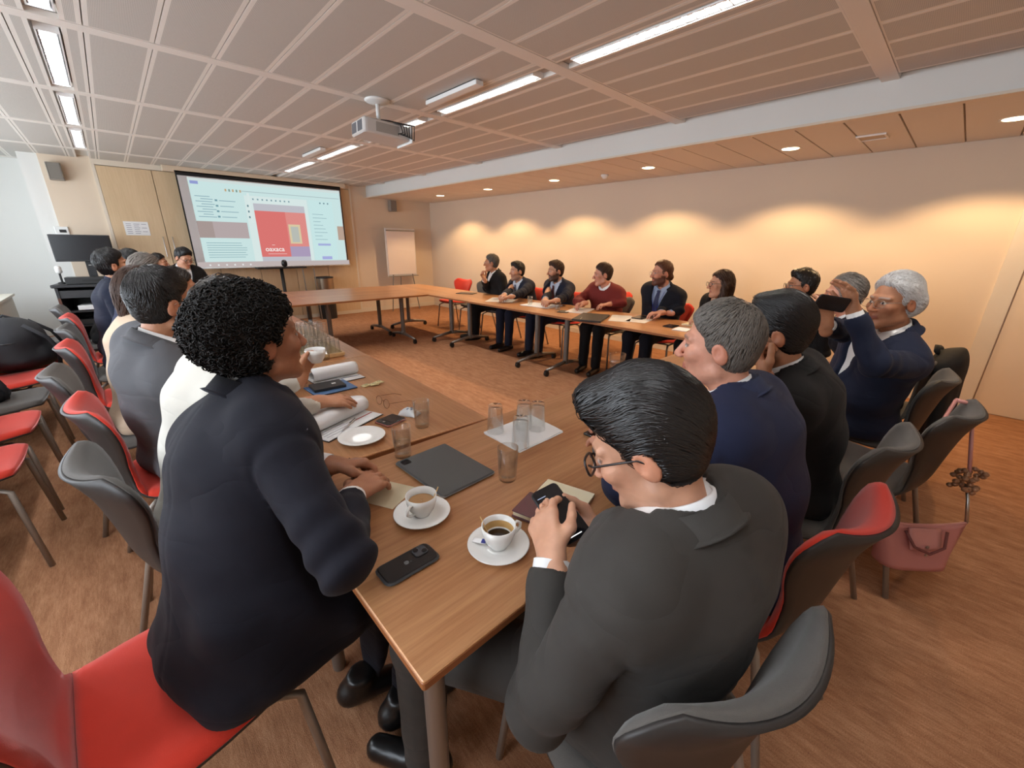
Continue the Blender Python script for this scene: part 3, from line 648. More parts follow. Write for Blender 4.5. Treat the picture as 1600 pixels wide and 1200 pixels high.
# ---------------------------------------------------------------- head (local: x right, y forward, z up, origin between the ears)
def head_sdf(P, female=False, ears=True):
    ax = P.copy(); ax[:, 0] = np.abs(ax[:, 0])
    d = el(P, (0, -.012, .036), (.076, .097, .084))
    d = smin(d, el(P, (0, .026, -.03), (.063, .07, .09)), .03)
    jw = .92 if female else 1.
    d = smin(d, rc(ax, (.05*jw, -.005, -.07), (.012, .066, -.107), .024, .02), .022)
    d = smin(d, el(P, (0, .068, -.108), (.022, .02, .018)), .02)
    d = smin(d, el(ax, (.043, .066, -.022), (.024, .022, .022)), .02)
    d = smin(d, rc(ax, (.012, .092, .026), (.05, .074, .024), .009, .008), .014)
    d = smax(d, -el(ax, (.032, .108, .002), (.019, .02, .012)), .012)
    d = smin(d, el(ax, (.032, .079, .001), (.0135, .0135, .0125)), .003)
    d = smin(d, rc(P, (0, .094, .01), (0, .117, -.033), .007, .0115), .01)
    d = smin(d, el(ax, (.0125, .107, -.037), (.0085, .011, .008)), .006)
    d = smin(d, rc(ax, (0, .094, -.063), (.02, .086, -.066), .0055, .003), .005)
    d = smin(d, rc(ax, (0, .093, -.075), (.017, .086, -.073), .0065, .003), .005)
    if ears:
        Re = np.array(Matrix.Rotation(math.radians(22), 3, 'Z'))
        e = el(ax, (.080, -.012, -.008), (.010, .021, .034), np.array([[1, 0, 0], [0, .94, .34], [0, -.34, .94]]))
        e = smax(e, -el(ax, (.092, -.004, -.004), (.010, .011, .02)), .005)
        d = smin(d, e, .007)
    return d
def head_colors(L, skin, lip, hairc, beard, brow=True):
    n = len(L); c = np.tile(np.array(skin), (n, 1)); ax = np.abs(L[:, 0]); y, z = L[:, 1], L[:, 2]
    def mixin(w, col): nonlocal c; w = np.clip(w, 0, 1)[:, None]; c = c*(1-w)+np.array(col)*w
    mixin(.35*np.exp(-((ax-.045)**2+(z+.03)**2)/.0007)*(y > .03), (skin[0]*1.0, skin[1]*.72, skin[2]*.66))
    mixin(.45*np.exp(-((ax)**2+(z+.035)**2)/.0004)*(y > .09), (skin[0]*1.0, skin[1]*.72, skin[2]*.66))
    mixin(.6*(ax > .078)*(z < .03), (skin[0]*1.02, skin[1]*.78, skin[2]*.72))
    if beard is not None:
        col, st = beard
        w = np.clip((-.035-z)/.012, 0, 1)*np.clip((y+.03)/.02, 0, 1)*(z > -.14); w = np.maximum(w, np.clip((-.01-z)/.02, 0, 1)*np.clip((.028-np.abs(y-.012))/.01, 0, 1)*(ax > .05))
        w *= 1-np.exp(-((ax/.02)**4+((z+.069)/.008)**4)); w *= 1-.8*np.clip((ax-.02)/.02, 0, 1)*np.clip((z+.06)/.02, 0, 1)*np.clip((y-.05)/.02, 0, 1)
        mixin(w*st, col)
    mixin(.8*((ax < .022) & (y > .082))*np.exp(-((z+.069)/.009)**4), lip)
    if brow: mixin(.7*np.exp(-((z-.027+.1*np.abs(ax-.03))/.0042)**4)*(ax > .012)*(ax < .052)*(y > .05), hairc)
    ey = ((ax-.032)/.0135)**2+((z-.001)/.0065)**2; mixin((ey < 1)*(y > .07)*.9, (.62, .58, .55))
    mixin((((ax-.032)**2+(z-.001)**2) < .006**2)*(y > .07), (.02, .012, .008))
    mixin(.7*(np.abs(ey-1.15) < .35)*(y > .07)*(z > 0), (.06, .035, .025))
    return c
HZ = np.array([-.16, -.09, -.06, -.02, .01, .035, .06, .085, .12, .2]); 
HY = np.array([-.06, -.05, -.035, .004, .026, .03, .055, .077, .09, .1])
def hair_sdf(P, st):
    t = st.get('t', .012); lift = st.get('lift', .012); rec = st.get('recede', 0)
    ts = st.get('side', t*.55); bk = st.get('back', 0)
    d = el(P, (0, -.013-bk, .037+lift*.5), (.0765+ts, .097+t*.7+bk, .084+t*.5+lift*.8))
    d = smin(d, el(P, (0, -.034, -.02), (.063+ts, .058+t*.45, .06)), .03)
    for (c, r) in st.get('blobs', ()): d = smin(d, el(P, c, r), .025)
    yl = np.interp(P[:, 2], HZ, HY)-rec*np.clip((P[:, 2]-.02)/.05, 0, 1)
    if st.get('part'): yl = yl+.012*np.sin((P[:, 0]-.02)*40)
    d = smax(d, (P[:, 1]-yl)*.8, .008)
    d = smax(d, st.get('nape', -.082)-P[:, 2], .01)
    ax = np.abs(P[:, 0]); ear = el(np.c_[ax, P[:, 1:]], (.088, -.008, -.012), (.03, .024, .034))
    if not st.get('overears'): d = smax(d, -ear, .006)
    for (a, b, ra, rb) in st.get('locks', ()): d = smin(d, rc(P, a, b, ra, rb), .025)
    if st.get('face'):  # keep long hair out of the face
        d = smax(d, -el(P, (0, .085, -.03), (.058, .06, .1)), .01)
    fl = st.get('flow', (0, -1, 0)); q = P*np.array(st.get('aniso', (150, 40, 150)))
    d += st.get('rough', .0025)*wig(q, 1., 3, 7) + .0022*wig(P, 70, 5) + .003*wig(P, 34, 6, 3)
    return d
# ---------------------------------------------------------------- hand
def hand_sdf_fn(o, d, n, side, curl=(.25, .35, .25), spread=.08, thumb=.5, fcurl=None, sc=1.):
    o = np.asarray(o, float); d = nz(d); n = np.asarray(n, float); n = nz(n-d*(n @ d)); s = np.cross(n, d)*(-1 if side == 'R' else 1)
    seg = []; lat = (.030, .010, -.010, -.028); ln = (.070, .078, .072, .056); kn = (.088, .092, .087, .078)
    for i in range(4):
        seg.append((o+(s*lat[i]*.55)*sc, o+(d*kn[i]+s*lat[i])*sc, .0145*sc, .0115*sc, .014))
        c = (fcurl[i] if fcurl else curl); a = 0; p = o+(d*kn[i]+s*lat[i]-n*.002)*sc; b = (1.5-i)*spread
        for k, (fr, ra, rb) in enumerate(((.45, .0098, .009), (.31, .009, .0082), (.26, .0082, .007))):
            a += c[k]; dr = (d*math.cos(b)+s*math.sin(b))*math.cos(a)+n*math.sin(a); q = p+dr*ln[i]*fr*sc; seg.append((p, q, ra*sc, rb*sc, .004)); p = q
    b0 = o+(d*.022+s*.022+n*.004)*sc; t1 = nz(s*.8+d*(.75)+n*(.2+thumb*.5)); b1 = b0+t1*.042*sc; t2 = nz(d*1.+s*(.45-.5*thumb)+n*(.1+thumb*.6)); b2 = b1+t2*.032*sc; b3 = b2+nz(t2+d*.3-s*.1*thumb)*.026*sc
    seg += [(b0, b1, .0165*sc, .0125*sc, .012), (b1, b2, .0115*sc, .0105*sc, .004), (b2, b3, .0105*sc, .0085*sc, .004)]
    seg.append((o-d*.03*sc, o+d*.02*sc, .026*sc, .024*sc, .012))
    allp = np.array([x for g in seg for x in g[:2]]); tips = []
    def f(P):
        D = None
        for (a, b, ra, rb, k) in seg[::-1]:
            v = rc(P, a, b, ra, rb); D = v if D is None else smin(D, v, k)
        return D
    return f, allp.min(0)-.025, allp.max(0)+.025
def ik(S, T, pole, l1, l2):
    S, T = np.asarray(S, float), np.asarray(T, float); v = T-S; L = np.linalg.norm(v)
    if L > (l1+l2)*.995: k = L/((l1+l2)*.995); l1 *= k; l2 *= k
    u = v/L; a = (l1*l1-l2*l2+L*L)/(2*L); h = math.sqrt(max(l1*l1-a*a, 0)); p = np.asarray(pole, float); p = nz(p-u*(p @ u)); return S+u*a+p*h
def suit(name, col, rough=.8):
    if 'cloth_'+name in MATS: return MATS['cloth_'+name]
    m = mat('cloth_'+name, col, rough, bump=.12, bscale=900, var=.10, vscale=6, sheen=.04, spec=.2); nt = m.node_tree; b = nt.nodes['Principled BSDF']
    tc = nt.nodes.new('ShaderNodeTexCoord'); mp = nt.nodes.new('ShaderNodeMapping'); mp.inputs['Scale'].default_value = (5, 5, 12); mp.inputs['Rotation'].default_value = (.5, .35, 0); nt.links.new(tc.outputs['Object'], mp.inputs[0])
    n = nt.nodes.new('ShaderNodeTexNoise'); n.inputs['Scale'].default_value = 1; n.inputs['Detail'].default_value = 1.5; n.inputs['Roughness'].default_value = .4; n.inputs['Distortion'].default_value = .35; nt.links.new(mp.outputs[0], n.inputs['Vector'])
    s1 = nt.nodes.new('ShaderNodeMath'); s1.operation = 'SUBTRACT'; s1.inputs[1].default_value = .5; nt.links.new(n.outputs[0], s1.inputs[0])
    s2 = nt.nodes.new('ShaderNodeMath'); s2.operation = 'ABSOLUTE'; nt.links.new(s1.outputs[0], s2.inputs[0]); s3 = nt.nodes.new('ShaderNodeMath'); s3.operation = 'POWER'; s3.inputs[1].default_value = .7; nt.links.new(s2.outputs[0], s3.inputs[0])
    bp = nt.nodes.new('ShaderNodeBump'); bp.inputs['Strength'].default_value = .22; bp.inputs['Distance'].default_value = .03; nt.links.new(s3.outputs[0], bp.inputs['Height'])
    old = b.inputs['Normal'].links[0].from_node; nt.links.new(bp.outputs[0], old.inputs['Normal']); return m
SKINS = {'tan': (srgb(196, 138, 104), srgb(160, 84, 72)), 'light': (srgb(214, 160, 130), srgb(178, 100, 90)), 'brown': (srgb(176, 120, 90), srgb(140, 78, 68)), 'pink': (srgb(220, 158, 132), srgb(184, 100, 92))}
HAIRS = {'curly': (.011, .009, .008), 'black': (.008, .007, .007), 'dark': (.016, .012, .010), 'brown': (.045, .02, .011), 'grey': srgb(112, 106, 100), 'darkgrey': srgb(86, 80, 74), 'white': srgb(196, 192, 188), 'ginger': srgb(88, 52, 32)}
def hair_mat(c):
    col = HAIRS[c]; return mat('hair_'+c, col, .38 if c in ('black', 'dark') else .5, var=.55 if c in ('grey', 'darkgrey', 'white') else .35, vscale=90, bump=.3, bscale=260, spec=.5 if c == 'black' else .25)
def Rhead(yaw, pitch, roll=0):
    """columns: right, forward, up.  yaw clockwise from +y, pitch up positive"""
    y, p, r = map(math.radians, (yaw, pitch, roll)); f = np.array([math.sin(y)*math.cos(p), math.cos(y)*math.cos(p), math.sin(p)])
    rt = np.array([math.cos(y), -math.sin(y), 0]); up = np.cross(rt, f); r2 = rt*math.cos(r)-up*math.sin(r); u2 = rt*math.sin(r)+up*math.cos(r)
    return np.stack([r2, f, u2], 1)
def strands(name, V, F, m, parent, n, Rh, H0, flow, length, width, seed=1, lift=.005, seg=5, curl=0.):
    """tapered hair tufts lying on the hair surface"""
    g = np.random.default_rng(seed); A = V[F]; c = A.mean(1); nn = np.cross(A[:, 2]-A[:, 0], A[:, 3]-A[:, 1]); nn /= np.linalg.norm(nn, axis=1)[:, None]+1e-12
    pick = g.choice(len(c), min(n, len(c)), replace=False); P = c[pick].copy(); N = nn[pick].copy(); k = len(pick)
    VV = []; 
    ln = length*(.6+.8*g.random(k)); wd = width*(.7+.6*g.random(k)); jit = g.normal(size=(k, 3))*.13
    rings = []; Q = P+N*lift*.3
    from mathutils import kdtree
    kd = kdtree.KDTree(len(c))
    for i, p in enumerate(c): kd.insert(p, i)
    kd.balance()
    for s in range(seg):
        t = s/(seg-1); L = (Q-H0) @ Rh; fl = flow(L)+jit; W = fl @ Rh.T; W -= N*(W*N).sum(1)[:, None]; W /= np.linalg.norm(W, axis=1)[:, None]+1e-9
        B = np.cross(N, W); w = wd*(1-t**2*.92); off = lift*math.sin(math.pi*min(1, t*1.1))
        rings.append(np.stack([Q+N*off-B*w[:, None], Q+N*(off+.75*wd[:, None]), Q+N*off+B*w[:, None]], 1))
        Q = Q+W*(ln/(seg-1))[:, None]
        for i in range(k):
            _, j, _ = kd.find(Q[i]); N[i] = nz(N[i]*.4+nn[j]*.6); dd = (Q[i]-c[j]) @ nn[j]; Q[i] -= nn[j]*(dd-.001)
    R_ = np.stack(rings, 1)                     # k,seg,3,3
    VV = R_.reshape(-1, 3); base = (np.arange(k)*seg*3)[:, None, None]; ss = (np.arange(seg-1)*3)[None, :, None]
    F1 = np.array([0, 1, 4, 3])[None, None]; F2 = np.array([1, 2, 5, 4])[None, None]
    FF = np.concatenate([(base+ss+F1).reshape(-1, 4), (base+ss+F2).reshape(-1, 4)])
    return npmesh(name, VV, FF, m, parent)
def curls(name, V, F, m, parent, n, seed=2, R=.006, tr=.0017):
    g = np.random.default_rng(seed); A = V[F]; c = A.mean(1); nn = np.cross(A[:, 2]-A[:, 0], A[:, 3]-A[:, 1]); nn /= np.linalg.norm(nn, axis=1)[:, None]+1e-12
    pk = g.choice(len(c), n); VV = []; FF = []; ns, sd = 9, 4
    t = np.linspace(0, 2*math.pi*1.25, ns)
    for i, j in enumerate(pk):
        N = nz(nn[j]+g.normal(size=3)*.35); a = nz(np.cross(N, g.normal(size=3))); b = np.cross(N, a); r = R*(.55+.8*g.random()); hgt = .007+.008*g.random()
        ctr = c[j]-nn[j]*.004; cl = ctr+np.outer(np.cos(t)*r, a)+np.outer(np.sin(t)*r, b)+np.outer(t/t[-1]*hgt, N)
        tg = np.gradient(cl, axis=0); tg /= np.linalg.norm(tg, axis=1)[:, None]; n1 = np.cross(tg, N); n1 /= np.linalg.norm(n1, axis=1)[:, None]+1e-9; n2 = np.cross(tg, n1)
        for q in range(sd): pass
        an = np.arange(sd)*2*math.pi/sd; ring = cl[:, None]+tr*(n1[:, None]*np.cos(an)[None, :, None]+n2[:, None]*np.sin(an)[None, :, None])
        VV.append(ring.reshape(-1, 3)); o = i*ns*sd
        for s_ in range(ns-1):
            for q in range(sd): FF.append((o+s_*sd+q, o+s_*sd+(q+1) % sd, o+(s_+1)*sd+(q+1) % sd, o+(s_+1)*sd+q))
    return npmesh(name, np.concatenate(VV), FF, m, parent)
def person(label, head, hip, yaw, hyaw=None, hpitch=0, hroll=0, fine=0, jacket=('navy', srgb(28, 30, 44)), shirt=srgb(235, 235, 235), tie=None, trousers=None, hair=None, hairc='dark', skin='tan', glasses=None,
           beard=None, arms=None, hscale=1., w=1., female=False, slouch=.02, legs=True, kneeyaw=(0, 0), open_front=True, sweater=False, feet=True, group=None, belly=0., kz=.525, hipz=.575, kl=.44, ankle=(.02, .02), lanyard=None, neckpt=None, slv=0., extra=(), sdrop=0.):
    hyaw = yaw if hyaw is None else hyaw
    head = np.asarray(head, float); Rh = Rhead(hyaw, hpitch, hroll); y_ = math.radians(yaw)
    r = np.array([math.cos(y_), -math.sin(y_), 0]); f0 = np.array([math.sin(y_), math.cos(y_), 0]); Z = np.array([0, 0, 1.])
    H = np.array([hip[0], hip[1], hipz]); N = (head-Rh[:, 2]*.08*hscale-Z*.056*hscale-Rh[:, 1]*.025-f0*.014) if neckpt is None else np.asarray(neckpt, float)
    u = nz(N-H); f = np.cross(u, r); f = nz(f); r = np.cross(f, u)
    T = float(np.linalg.norm(N-H))
    root = empty('person', (hip[0], hip[1], 0), 0, label, 'person', group); iv = np.array([hip[0], hip[1], 0])
    def tp(t, x=0, y=0): return H+u*T*t+r*x+f*(y-slouch*math.sin(math.pi*min(1, max(0, t))))
    hm = (.0062, .005, .0045)[fine]; jm = (.013, .010, .0068)[fine]; fm = (.0055, .0042, .0036)[fine]
    S = {'L': tp(.83-sdrop, -.175*w, -.01), 'R': tp(.83-sdrop, .175*w, -.01)}
    arms = arms or {}; A = {}
    for sd in 'LR':
        a = arms.get(sd)
        sg = -1 if sd == 'L' else 1
        if a is None: a = dict(wrist=H+f0*.21+r*sg*.10+Z*.085, d=f0-r*sg*.5-Z*.1, n=-Z)
        a = dict(a); wz = a['wrist'][2]; ot = sd in arms and .74 < wz < .87 and not a.get('low')
        if ot:      # hand lies on the table, not in it
            _, l0, _h = hand_sdf_fn(a['wrist'], a.get('d', f0), a.get('n', -Z), sd, a.get('curl', (.35, .5, .3)), a.get('spread', .06), a.get('thumb', .5), a.get('fcurl'), 1.04)
            a['wrist'] = np.asarray(a['wrist'], float)+Z*max(0, a.get('top', .747)-(l0[2]+.025-.009), .797-wz)
        pole = a.get('pole', -Z*.8+r*sg*.6-f0*.3)
        if ot and 'elbow' not in a:
            p0 = pole
            for q in np.linspace(0, 1, 11):
                pole = p0*(1-q)+(r*sg*.45+Z*.4-f0*.7)*q
                if ik(S[sd], a['wrist'], pole, .285, .255)[2] >= .805: break
        E = ik(S[sd], a['wrist'], pole, .285, .255) if 'elbow' not in a else np.asarray(a['elbow'], float)
        A[sd] = dict(S=S[sd], E=E, W=np.asarray(a['wrist'], float), fd=nz(np.asarray(a['wrist'])-E), **{k: v for k, v in a.items() if k not in ('wrist', 'pole', 'elbow', 'top', 'low')})
    # ---- torso cloth
    def torso(P, e=0.):
        d = None
        for sx in (-1, 1):
            for (t0, x0, y0, r0, t1, x1, y1, r1) in ((0, .085, .02, .122, .42, .072, .022+belly*.6, .112+belly*.5), (.42, .072, .022+belly*.6, .112+belly*.5, .74, .088, .012, .118), (.74-sdrop*.6, .088, .012, .114, .84-sdrop*.7, .13, -.006, .078), (.83-sdrop, .165, -.008, .066, .985, .04, -.012, .052)):
                v = rc(P, tp(t0, sx*x0*w, y0), tp(t1, sx*x1*w, y1), r0*(.6+.4*w)+e, r1*(.6+.4*w)+e); d = v if d is None else smin(d, v, .05)
        for (t0, y0, r0, t1, y1, r1) in ((.0, .0, .138, .42, .012+belly, .126+belly*.4), (.42, .012+belly, .126+belly*.4, .74, .0, .126), (.74-sdrop*.6, .0, .126, .88-sdrop*.5, -.006, .085)): d = smin(d, rc(P, tp(t0, 0, y0), tp(t1, 0, y1), r0+e, r1+e), .05)
        return d
    K = {}
    for sd, sg in (('L', -1), ('R', 1)):
        ky = math.radians(yaw+kneeyaw[0 if sd == 'L' else 1]); kd_ = np.array([math.sin(ky), math.cos(ky), 0])
        hj = H+r*sg*.085*w-Z*.01; kn = H+r*sg*.10*w+kd_*kl; kn[2] = kz; an = kn+kd_*ankle[0 if sd == 'L' else 1]; an[2] = .085
        K[sd] = (hj, kn, an, kd_)
    sleeves = {}
    def sleeve(P, sd):
        a = A[sd]; w_ = a['W']-a['fd']*(.022+slv); v = rc(P, a['S'], a['E'], .071, .058); v = smin(v, rc(P, a['E'], w_+a['fd']*.03, .057, .042), .02)
        el_ = np.exp(-((P-a['E'])**2).sum(1)/.012)
        v += (.007*el_)*np.sin(((P-a['S']) @ nz(a['E']-a['S']))*80+14*((P-a['S']) @ r)+9*((P-a['S']) @ f)) + .007*wig(np.stack([((P-a['E']) @ a['fd'])*60, ((P-a['E']) @ u)*22, ((P-a['E']) @ r)*22], 1), 1., 31, 5)
        return smax(v, (P-w_) @ a['fd'], .004)
    neck_r = .058 if not female else .05
    def jac(P):
        d = torso(P, .006)
        d = smin(d, el(P, H-Z*.035+f0*.0, (.205*w, .165, .095), np.stack([r*[1, 1, 0], f0, Z], 1)), .04)
        for sd in 'LR':
            hj, kn = K[sd][:2]; d = smin(d, rc(P, hj+u*.02, hj+(kn-hj)*.38, .118*(.5+.5*w), .098), .05)
        for sx in (-1, 1):
            c0 = H+r*[1, 1, 0]*sx*.145*w; c0[2] = .515; d = smin(d, rc(P, c0-f0*.09, c0+f0*.17, .05, .05), .05)
        for (a0, b0, ra, rb) in extra: d = smin(d, rc(P, a0, b0, ra, rb), .04)
        q = P-H; xr, yf, zu = q @ r, q @ f, q @ u
        fold = wig(np.stack([xr*16+yf*10, yf*16, zu*42+np.abs(xr)*30], 1), 1., 21, 6)
        d += (.011*fold+.004*wig(P, 24, 11))*np.clip(1.15-zu/T, .2, 1) + .0016*wig(P, 55, 4)
        if fine > 1: d += .002*np.exp(-(xr/.005)**2)*(yf < 0)*(zu < T*.93)
        for sd in 'LR':
            sv = sleeve(P, sd)
            if fine: dd = sv-d; d = smin(d, sv, .024)+.0055*np.exp(-(dd/.0055)**2)
            else: d = smin(d, sv, .03)
        q = P-tp(.99); x, yy, z = q @ r, q @ f, q @ u
        if open_front:
            if sweater: wd = np.where((yy > -.03), .055+z*.8, .0)-np.abs(x)*1.0; cut = -wd*.7
            else:
                zb = -.60*T+0*z; wv = .082*np.clip((z-zb)/(.0-zb), 0, 1.1); cut = np.abs(x)-wv
                lap = (cut > 0)*(cut < .05)*(yy > .0)*(z > zb+.02)*(z < .02); d = d-.007*lap*np.clip((.05-cut)/.02, 0, 1)*np.clip(cut/.008+.5, 0, 1)
            d = smax(d, -np.maximum(cut, -(yy-.0)), .004) if not sweater else d
        # neck opening
        d = smax(d, -rc(P, tp(.93, 0, .0), tp(1.12, 0, .03), neck_r+.012, neck_r+.02), .008)
        return smax(d, .482-P[:, 2], .006)
    pts = np.array([A[s_][k] for s_ in 'LR' for k in ('S', 'E', 'W')]+[H, N]+[K[s_][0] for s_ in 'LR']+[K[s_][0]+(K[s_][1]-K[s_][0])*.4 for s_ in 'LR']); lo, hi = pts.min(0)-.16, pts.max(0)+.14
    lo[2] = max(lo[2], .40)
    V, F = nets(jac, lo, hi, jm)
    jm_ = suit(jacket[0], jacket[1]); npmesh('sweater' if sweater else 'jacket', V-iv, F, jm_, root)
    # ---- shirt
    sm_ = mat('shirt_%d_%d_%d' % tuple(int(c*99) for c in shirt), shirt, .8, bump=.05, bscale=400)
    def shr(P): d = torso(P, -.008); return smax(smax(d, -rc(P, tp(.95), tp(1.1, 0, .02), neck_r-.01, neck_r-.01), .01), (P-tp(.30)) @ -u, .01)
    if open_front:
        V, F = nets(shr, tp(.6)-.3, tp(.6)+.3, .016 if fine < 2 else .012); npmesh('shirt', V-iv, F, sm_, root)
    nb, nt_ = tp(.985, 0, -.002), head-Rh[:, 2]*.085*hscale-Rh[:, 1]*.02; na = nz(nt_-nb)
    fr_ = nz(f-na*(f @ na)); rr_ = np.cross(fr_, na)
    def ringpt(a, rad, h, yoff=0): return nb+fr_*(math.cos(a)*rad+yoff)+rr_*math.sin(a)*rad+na*h-iv
    g = MB()       # shirt collar: stand-up band, points at the front
    cr = neck_r+.010
    def col_o(uu, v): a = math.radians(-168+336*uu)+math.pi; fr = abs(uu-.5)*2; hh = (.048-.02*fr**3) if v > .5 else .0-.018*fr; return ringpt(a, cr+(.012 if v < .5 else .002), -.005+hh-.012*fr)
    def col_i(uu, v): a = math.radians(-168+336*uu)+math.pi; fr = abs(uu-.5)*2; hh = (.048-.02*fr**3) if v > .5 else .0-.018*fr; return ringpt(a, cr-.004, -.005+hh-.012*fr)
    g.grid(col_o, 33, 3, thick=col_i); 
    if not female: g.build('shirt_collar', sm_, root, smooth=True)
    if not sweater:
        g = MB()   # jacket collar
        def jc(off):
            def fn(uu, v):
                a = math.radians(-125+250*uu)+math.pi; fr = abs(uu-.5)*2
                if v < .4: rad, h = cr+.010, .028-.03*fr**2
                elif v < .6: rad, h = cr+.018, .036-.03*fr**2
                else: rad, h = cr+.018+(.013+.026*(v-.6)+.010*fr)*(1-fr**5), .0-.045*fr**2-.012*(v-.6)+.012*fr**5
                return ringpt(a, rad+off, h-(.004 if off < 0 else 0))
            return fn
        g.grid(jc(.004), 29, 6, thick=jc(-.004)); g.build('jacket_collar', jm_, root, smooth=True)
    if tie is not None or lanyard is not None:
        def surf(t, x):
            p = tp(t, x, .30)[None]
            for _ in range(30): p = p-f*np.clip(torso(p, -.006), -.02, .05)[:, None]*.9
            return p[0]
        if tie is not None:
            g = MB(); rows = [(.985, .014), (.955, .020), (.94, .015), (.85, .022), (.7, .028), (.55, .034), (.4, .036)]; vs = []
            for (t, wd) in rows:
                for x in (-wd, 0, wd): vs.append(surf(t, x)+f*(.010+(.006 if x == 0 else 0)+(.006 if t > .94 else 0))-iv)
            fs = [(3*i+j, 3*i+j+1, 3*i+j+4, 3*i+j+3) for i in range(len(rows)-1) for j in (0, 1)]
            g.add(vs, fs); g.build('tie', mat('tie_%d_%d_%d' % tuple(int(c*255) for c in tie), tie, .5, bump=.1, bscale=600), root, smooth=True)
        if lanyard is not None:
            for sx in (-1, 1):
                MB().tube([surf(t, sx*x)+f*.014-iv for t, x in ((.97, .06), (.85, .05), (.7, .03), (.5, .004))], .005, 5, flat=.3).build('lanyard', mat('lanyard_blue', lanyard, .5), root)
    # ---- body: head, neck, arms and hands as one mesh
    VB, FB, CB = [], [], []; nv = 0; sk, lip = SKINS[skin]
    def hd(P): L = ((P-head) @ Rh)/hscale; d = head_sdf(L, female)*hscale; return smin(d, rc(P, head-Rh[:, 2]*.05*hscale-Rh[:, 1]*.022, nb-na*.05, neck_r*.92, neck_r), .02)
    pp = np.array([head, nb-na*.06]); V, F = nets(hd, pp.min(0)-.15, pp.max(0)+.15, hm); L = ((V-head) @ Rh)/hscale
    VB.append(V); FB.append(F); CB.append(head_colors(L, sk, lip, HAIRS[hairc], beard)); nv += len(V)
    def on_seat(P): return np.minimum(.478-P[:, 2], (.30-(P-H) @ f0))
    def core(P):
        d = torso(P, -.03)
        for sd in 'LR':
            a = A[sd]; d = smin(d, rc(P, a['S'], a['E'], .042, .036), .02); d = smin(d, rc(P, a['E'], a['W'], .036, .027), .01)
            if legs: hj, kn, an, kd_ = K[sd]; d = smin(d, rc(P, hj, kn, .07, .045), .02); d = smin(d, rc(P, kn, an, .045, .03), .01)
        return smax(smin(d, rc(P, nb-na*.08, nb, .045, .045), .02), on_seat(P)+.006, .008)
    q = np.array([A[s_][k] for s_ in 'LR' for k in ('S', 'E', 'W')]+[H, N]+([K[s_][i] for s_ in 'LR' for i in (1, 2)] if legs else [])); V, F = nets(core, q.min(0)-.13, q.max(0)+.13, .024)
    VB.append(V); FB.append(F+nv); CB.append(np.tile(sk, (len(V), 1))); nv += len(V)
    for sd in 'LR':
        a = A[sd]
        if a.get('hide'): continue
        fn, l0, h0 = hand_sdf_fn(a['W'], a.get('d', a['fd']), a.get('n', -Z), sd, a.get('curl', (.35, .5, .3)), a.get('spread', .06), a.get('thumb', .5), a.get('fcurl'), .95 if female else 1.04)
        ww = a['W']; fd = a['fd']
        V, F = nets(lambda P: smin(fn(P), rc(P, ww-fd*.06, ww, .029, .026), .015), np.minimum(l0, ww-.09), np.maximum(h0, ww+.09), fm)
        VB.append(V); FB.append(F+nv); c = np.tile(np.array(sk), (len(V), 1)); CB.append(c); nv += len(V)
    body = npmesh('body', np.concatenate(VB)-iv, np.concatenate(FB), skin_mat(), root, col=np.concatenate(CB))
    for sd in 'LR':    # shirt cuffs
        a = A[sd]
        if a.get('hide') or a.get('nocuff'): continue
        w0, fd = a['W'], a['fd']; e1 = nz(np.cross(fd, Z+.01)); e2 = np.cross(fd, e1); g = MB(); n_ = 18; vs = []
        for (t, rad) in ((-.06, .041), (-.004, .038), (-.002, .034), (-.05, .034)):
            for k in range(n_): an = 2*math.pi*k/n_; vs.append(w0+fd*t+e1*math.cos(an)*rad+e2*math.sin(an)*rad*.86-iv)
        g.add(vs, [(l*n_+k, l*n_+(k+1) % n_, (l+1)*n_+(k+1) % n_, (l+1)*n_+k) for l in range(3) for k in range(n_)]); g.build('shirt_cuff', sm_ if a.get('cuff') is None else a['cuff'], root, smooth=True)
    # ---- trousers and shoes
    if legs:
        tm = suit(*(trousers or jacket))
        def tr(P):
            d = None
            for sd in 'LR':
                hj, kn, an, kd_ = K[sd]; v = smin(rc(P, hj, kn, .098, .072), rc(P, kn, an+Z*.0, .07, .056), .03)
                d = v if d is None else smin(d, v, .03)
            d = smin(d, rc(P, H-r*.07-Z*.005, H+r*.07-Z*.005, .11, .11), .04)+.004*wig(P, 45, 8)
            return smax(smax(d, .07-P[:, 2], .004), on_seat(P), .012)
        q = np.array([K[s_][i] for s_ in 'LR' for i in range(3)]); V, F = nets(tr, q.min(0)-.14, q.max(0)+.14, .016 if fine else .019); npmesh('trousers', V-iv, F, tm, root)
        if feet:
            shm = mat('shoe_black', (.01, .009, .009), .3)
            for sd in 'LR':
                hj, kn, an, kd_ = K[sd]; kr = np.array([kd_[1], -kd_[0], 0])
                R3 = np.stack([kr, kd_, Z], 1); a0 = np.array([an[0], an[1], 0])
                def sh(P): 
                    L = (P-a0) @ R3; d = rc(L, (0, -.04, .05), (0, .16, .028), .043, .034); d = smin(d, rc(L, (0, -.02, .06), (0, 0, .11), .042, .045), .02); return smax(smax(d, .001-L[:, 2], .003), L[:, 2]-.12, .003)
                V, F = nets(sh, a0-np.array([.28, .28, .02]), a0+np.array([.28, .28, .15]), .011); npmesh('shoe', V-iv, F, shm, root)
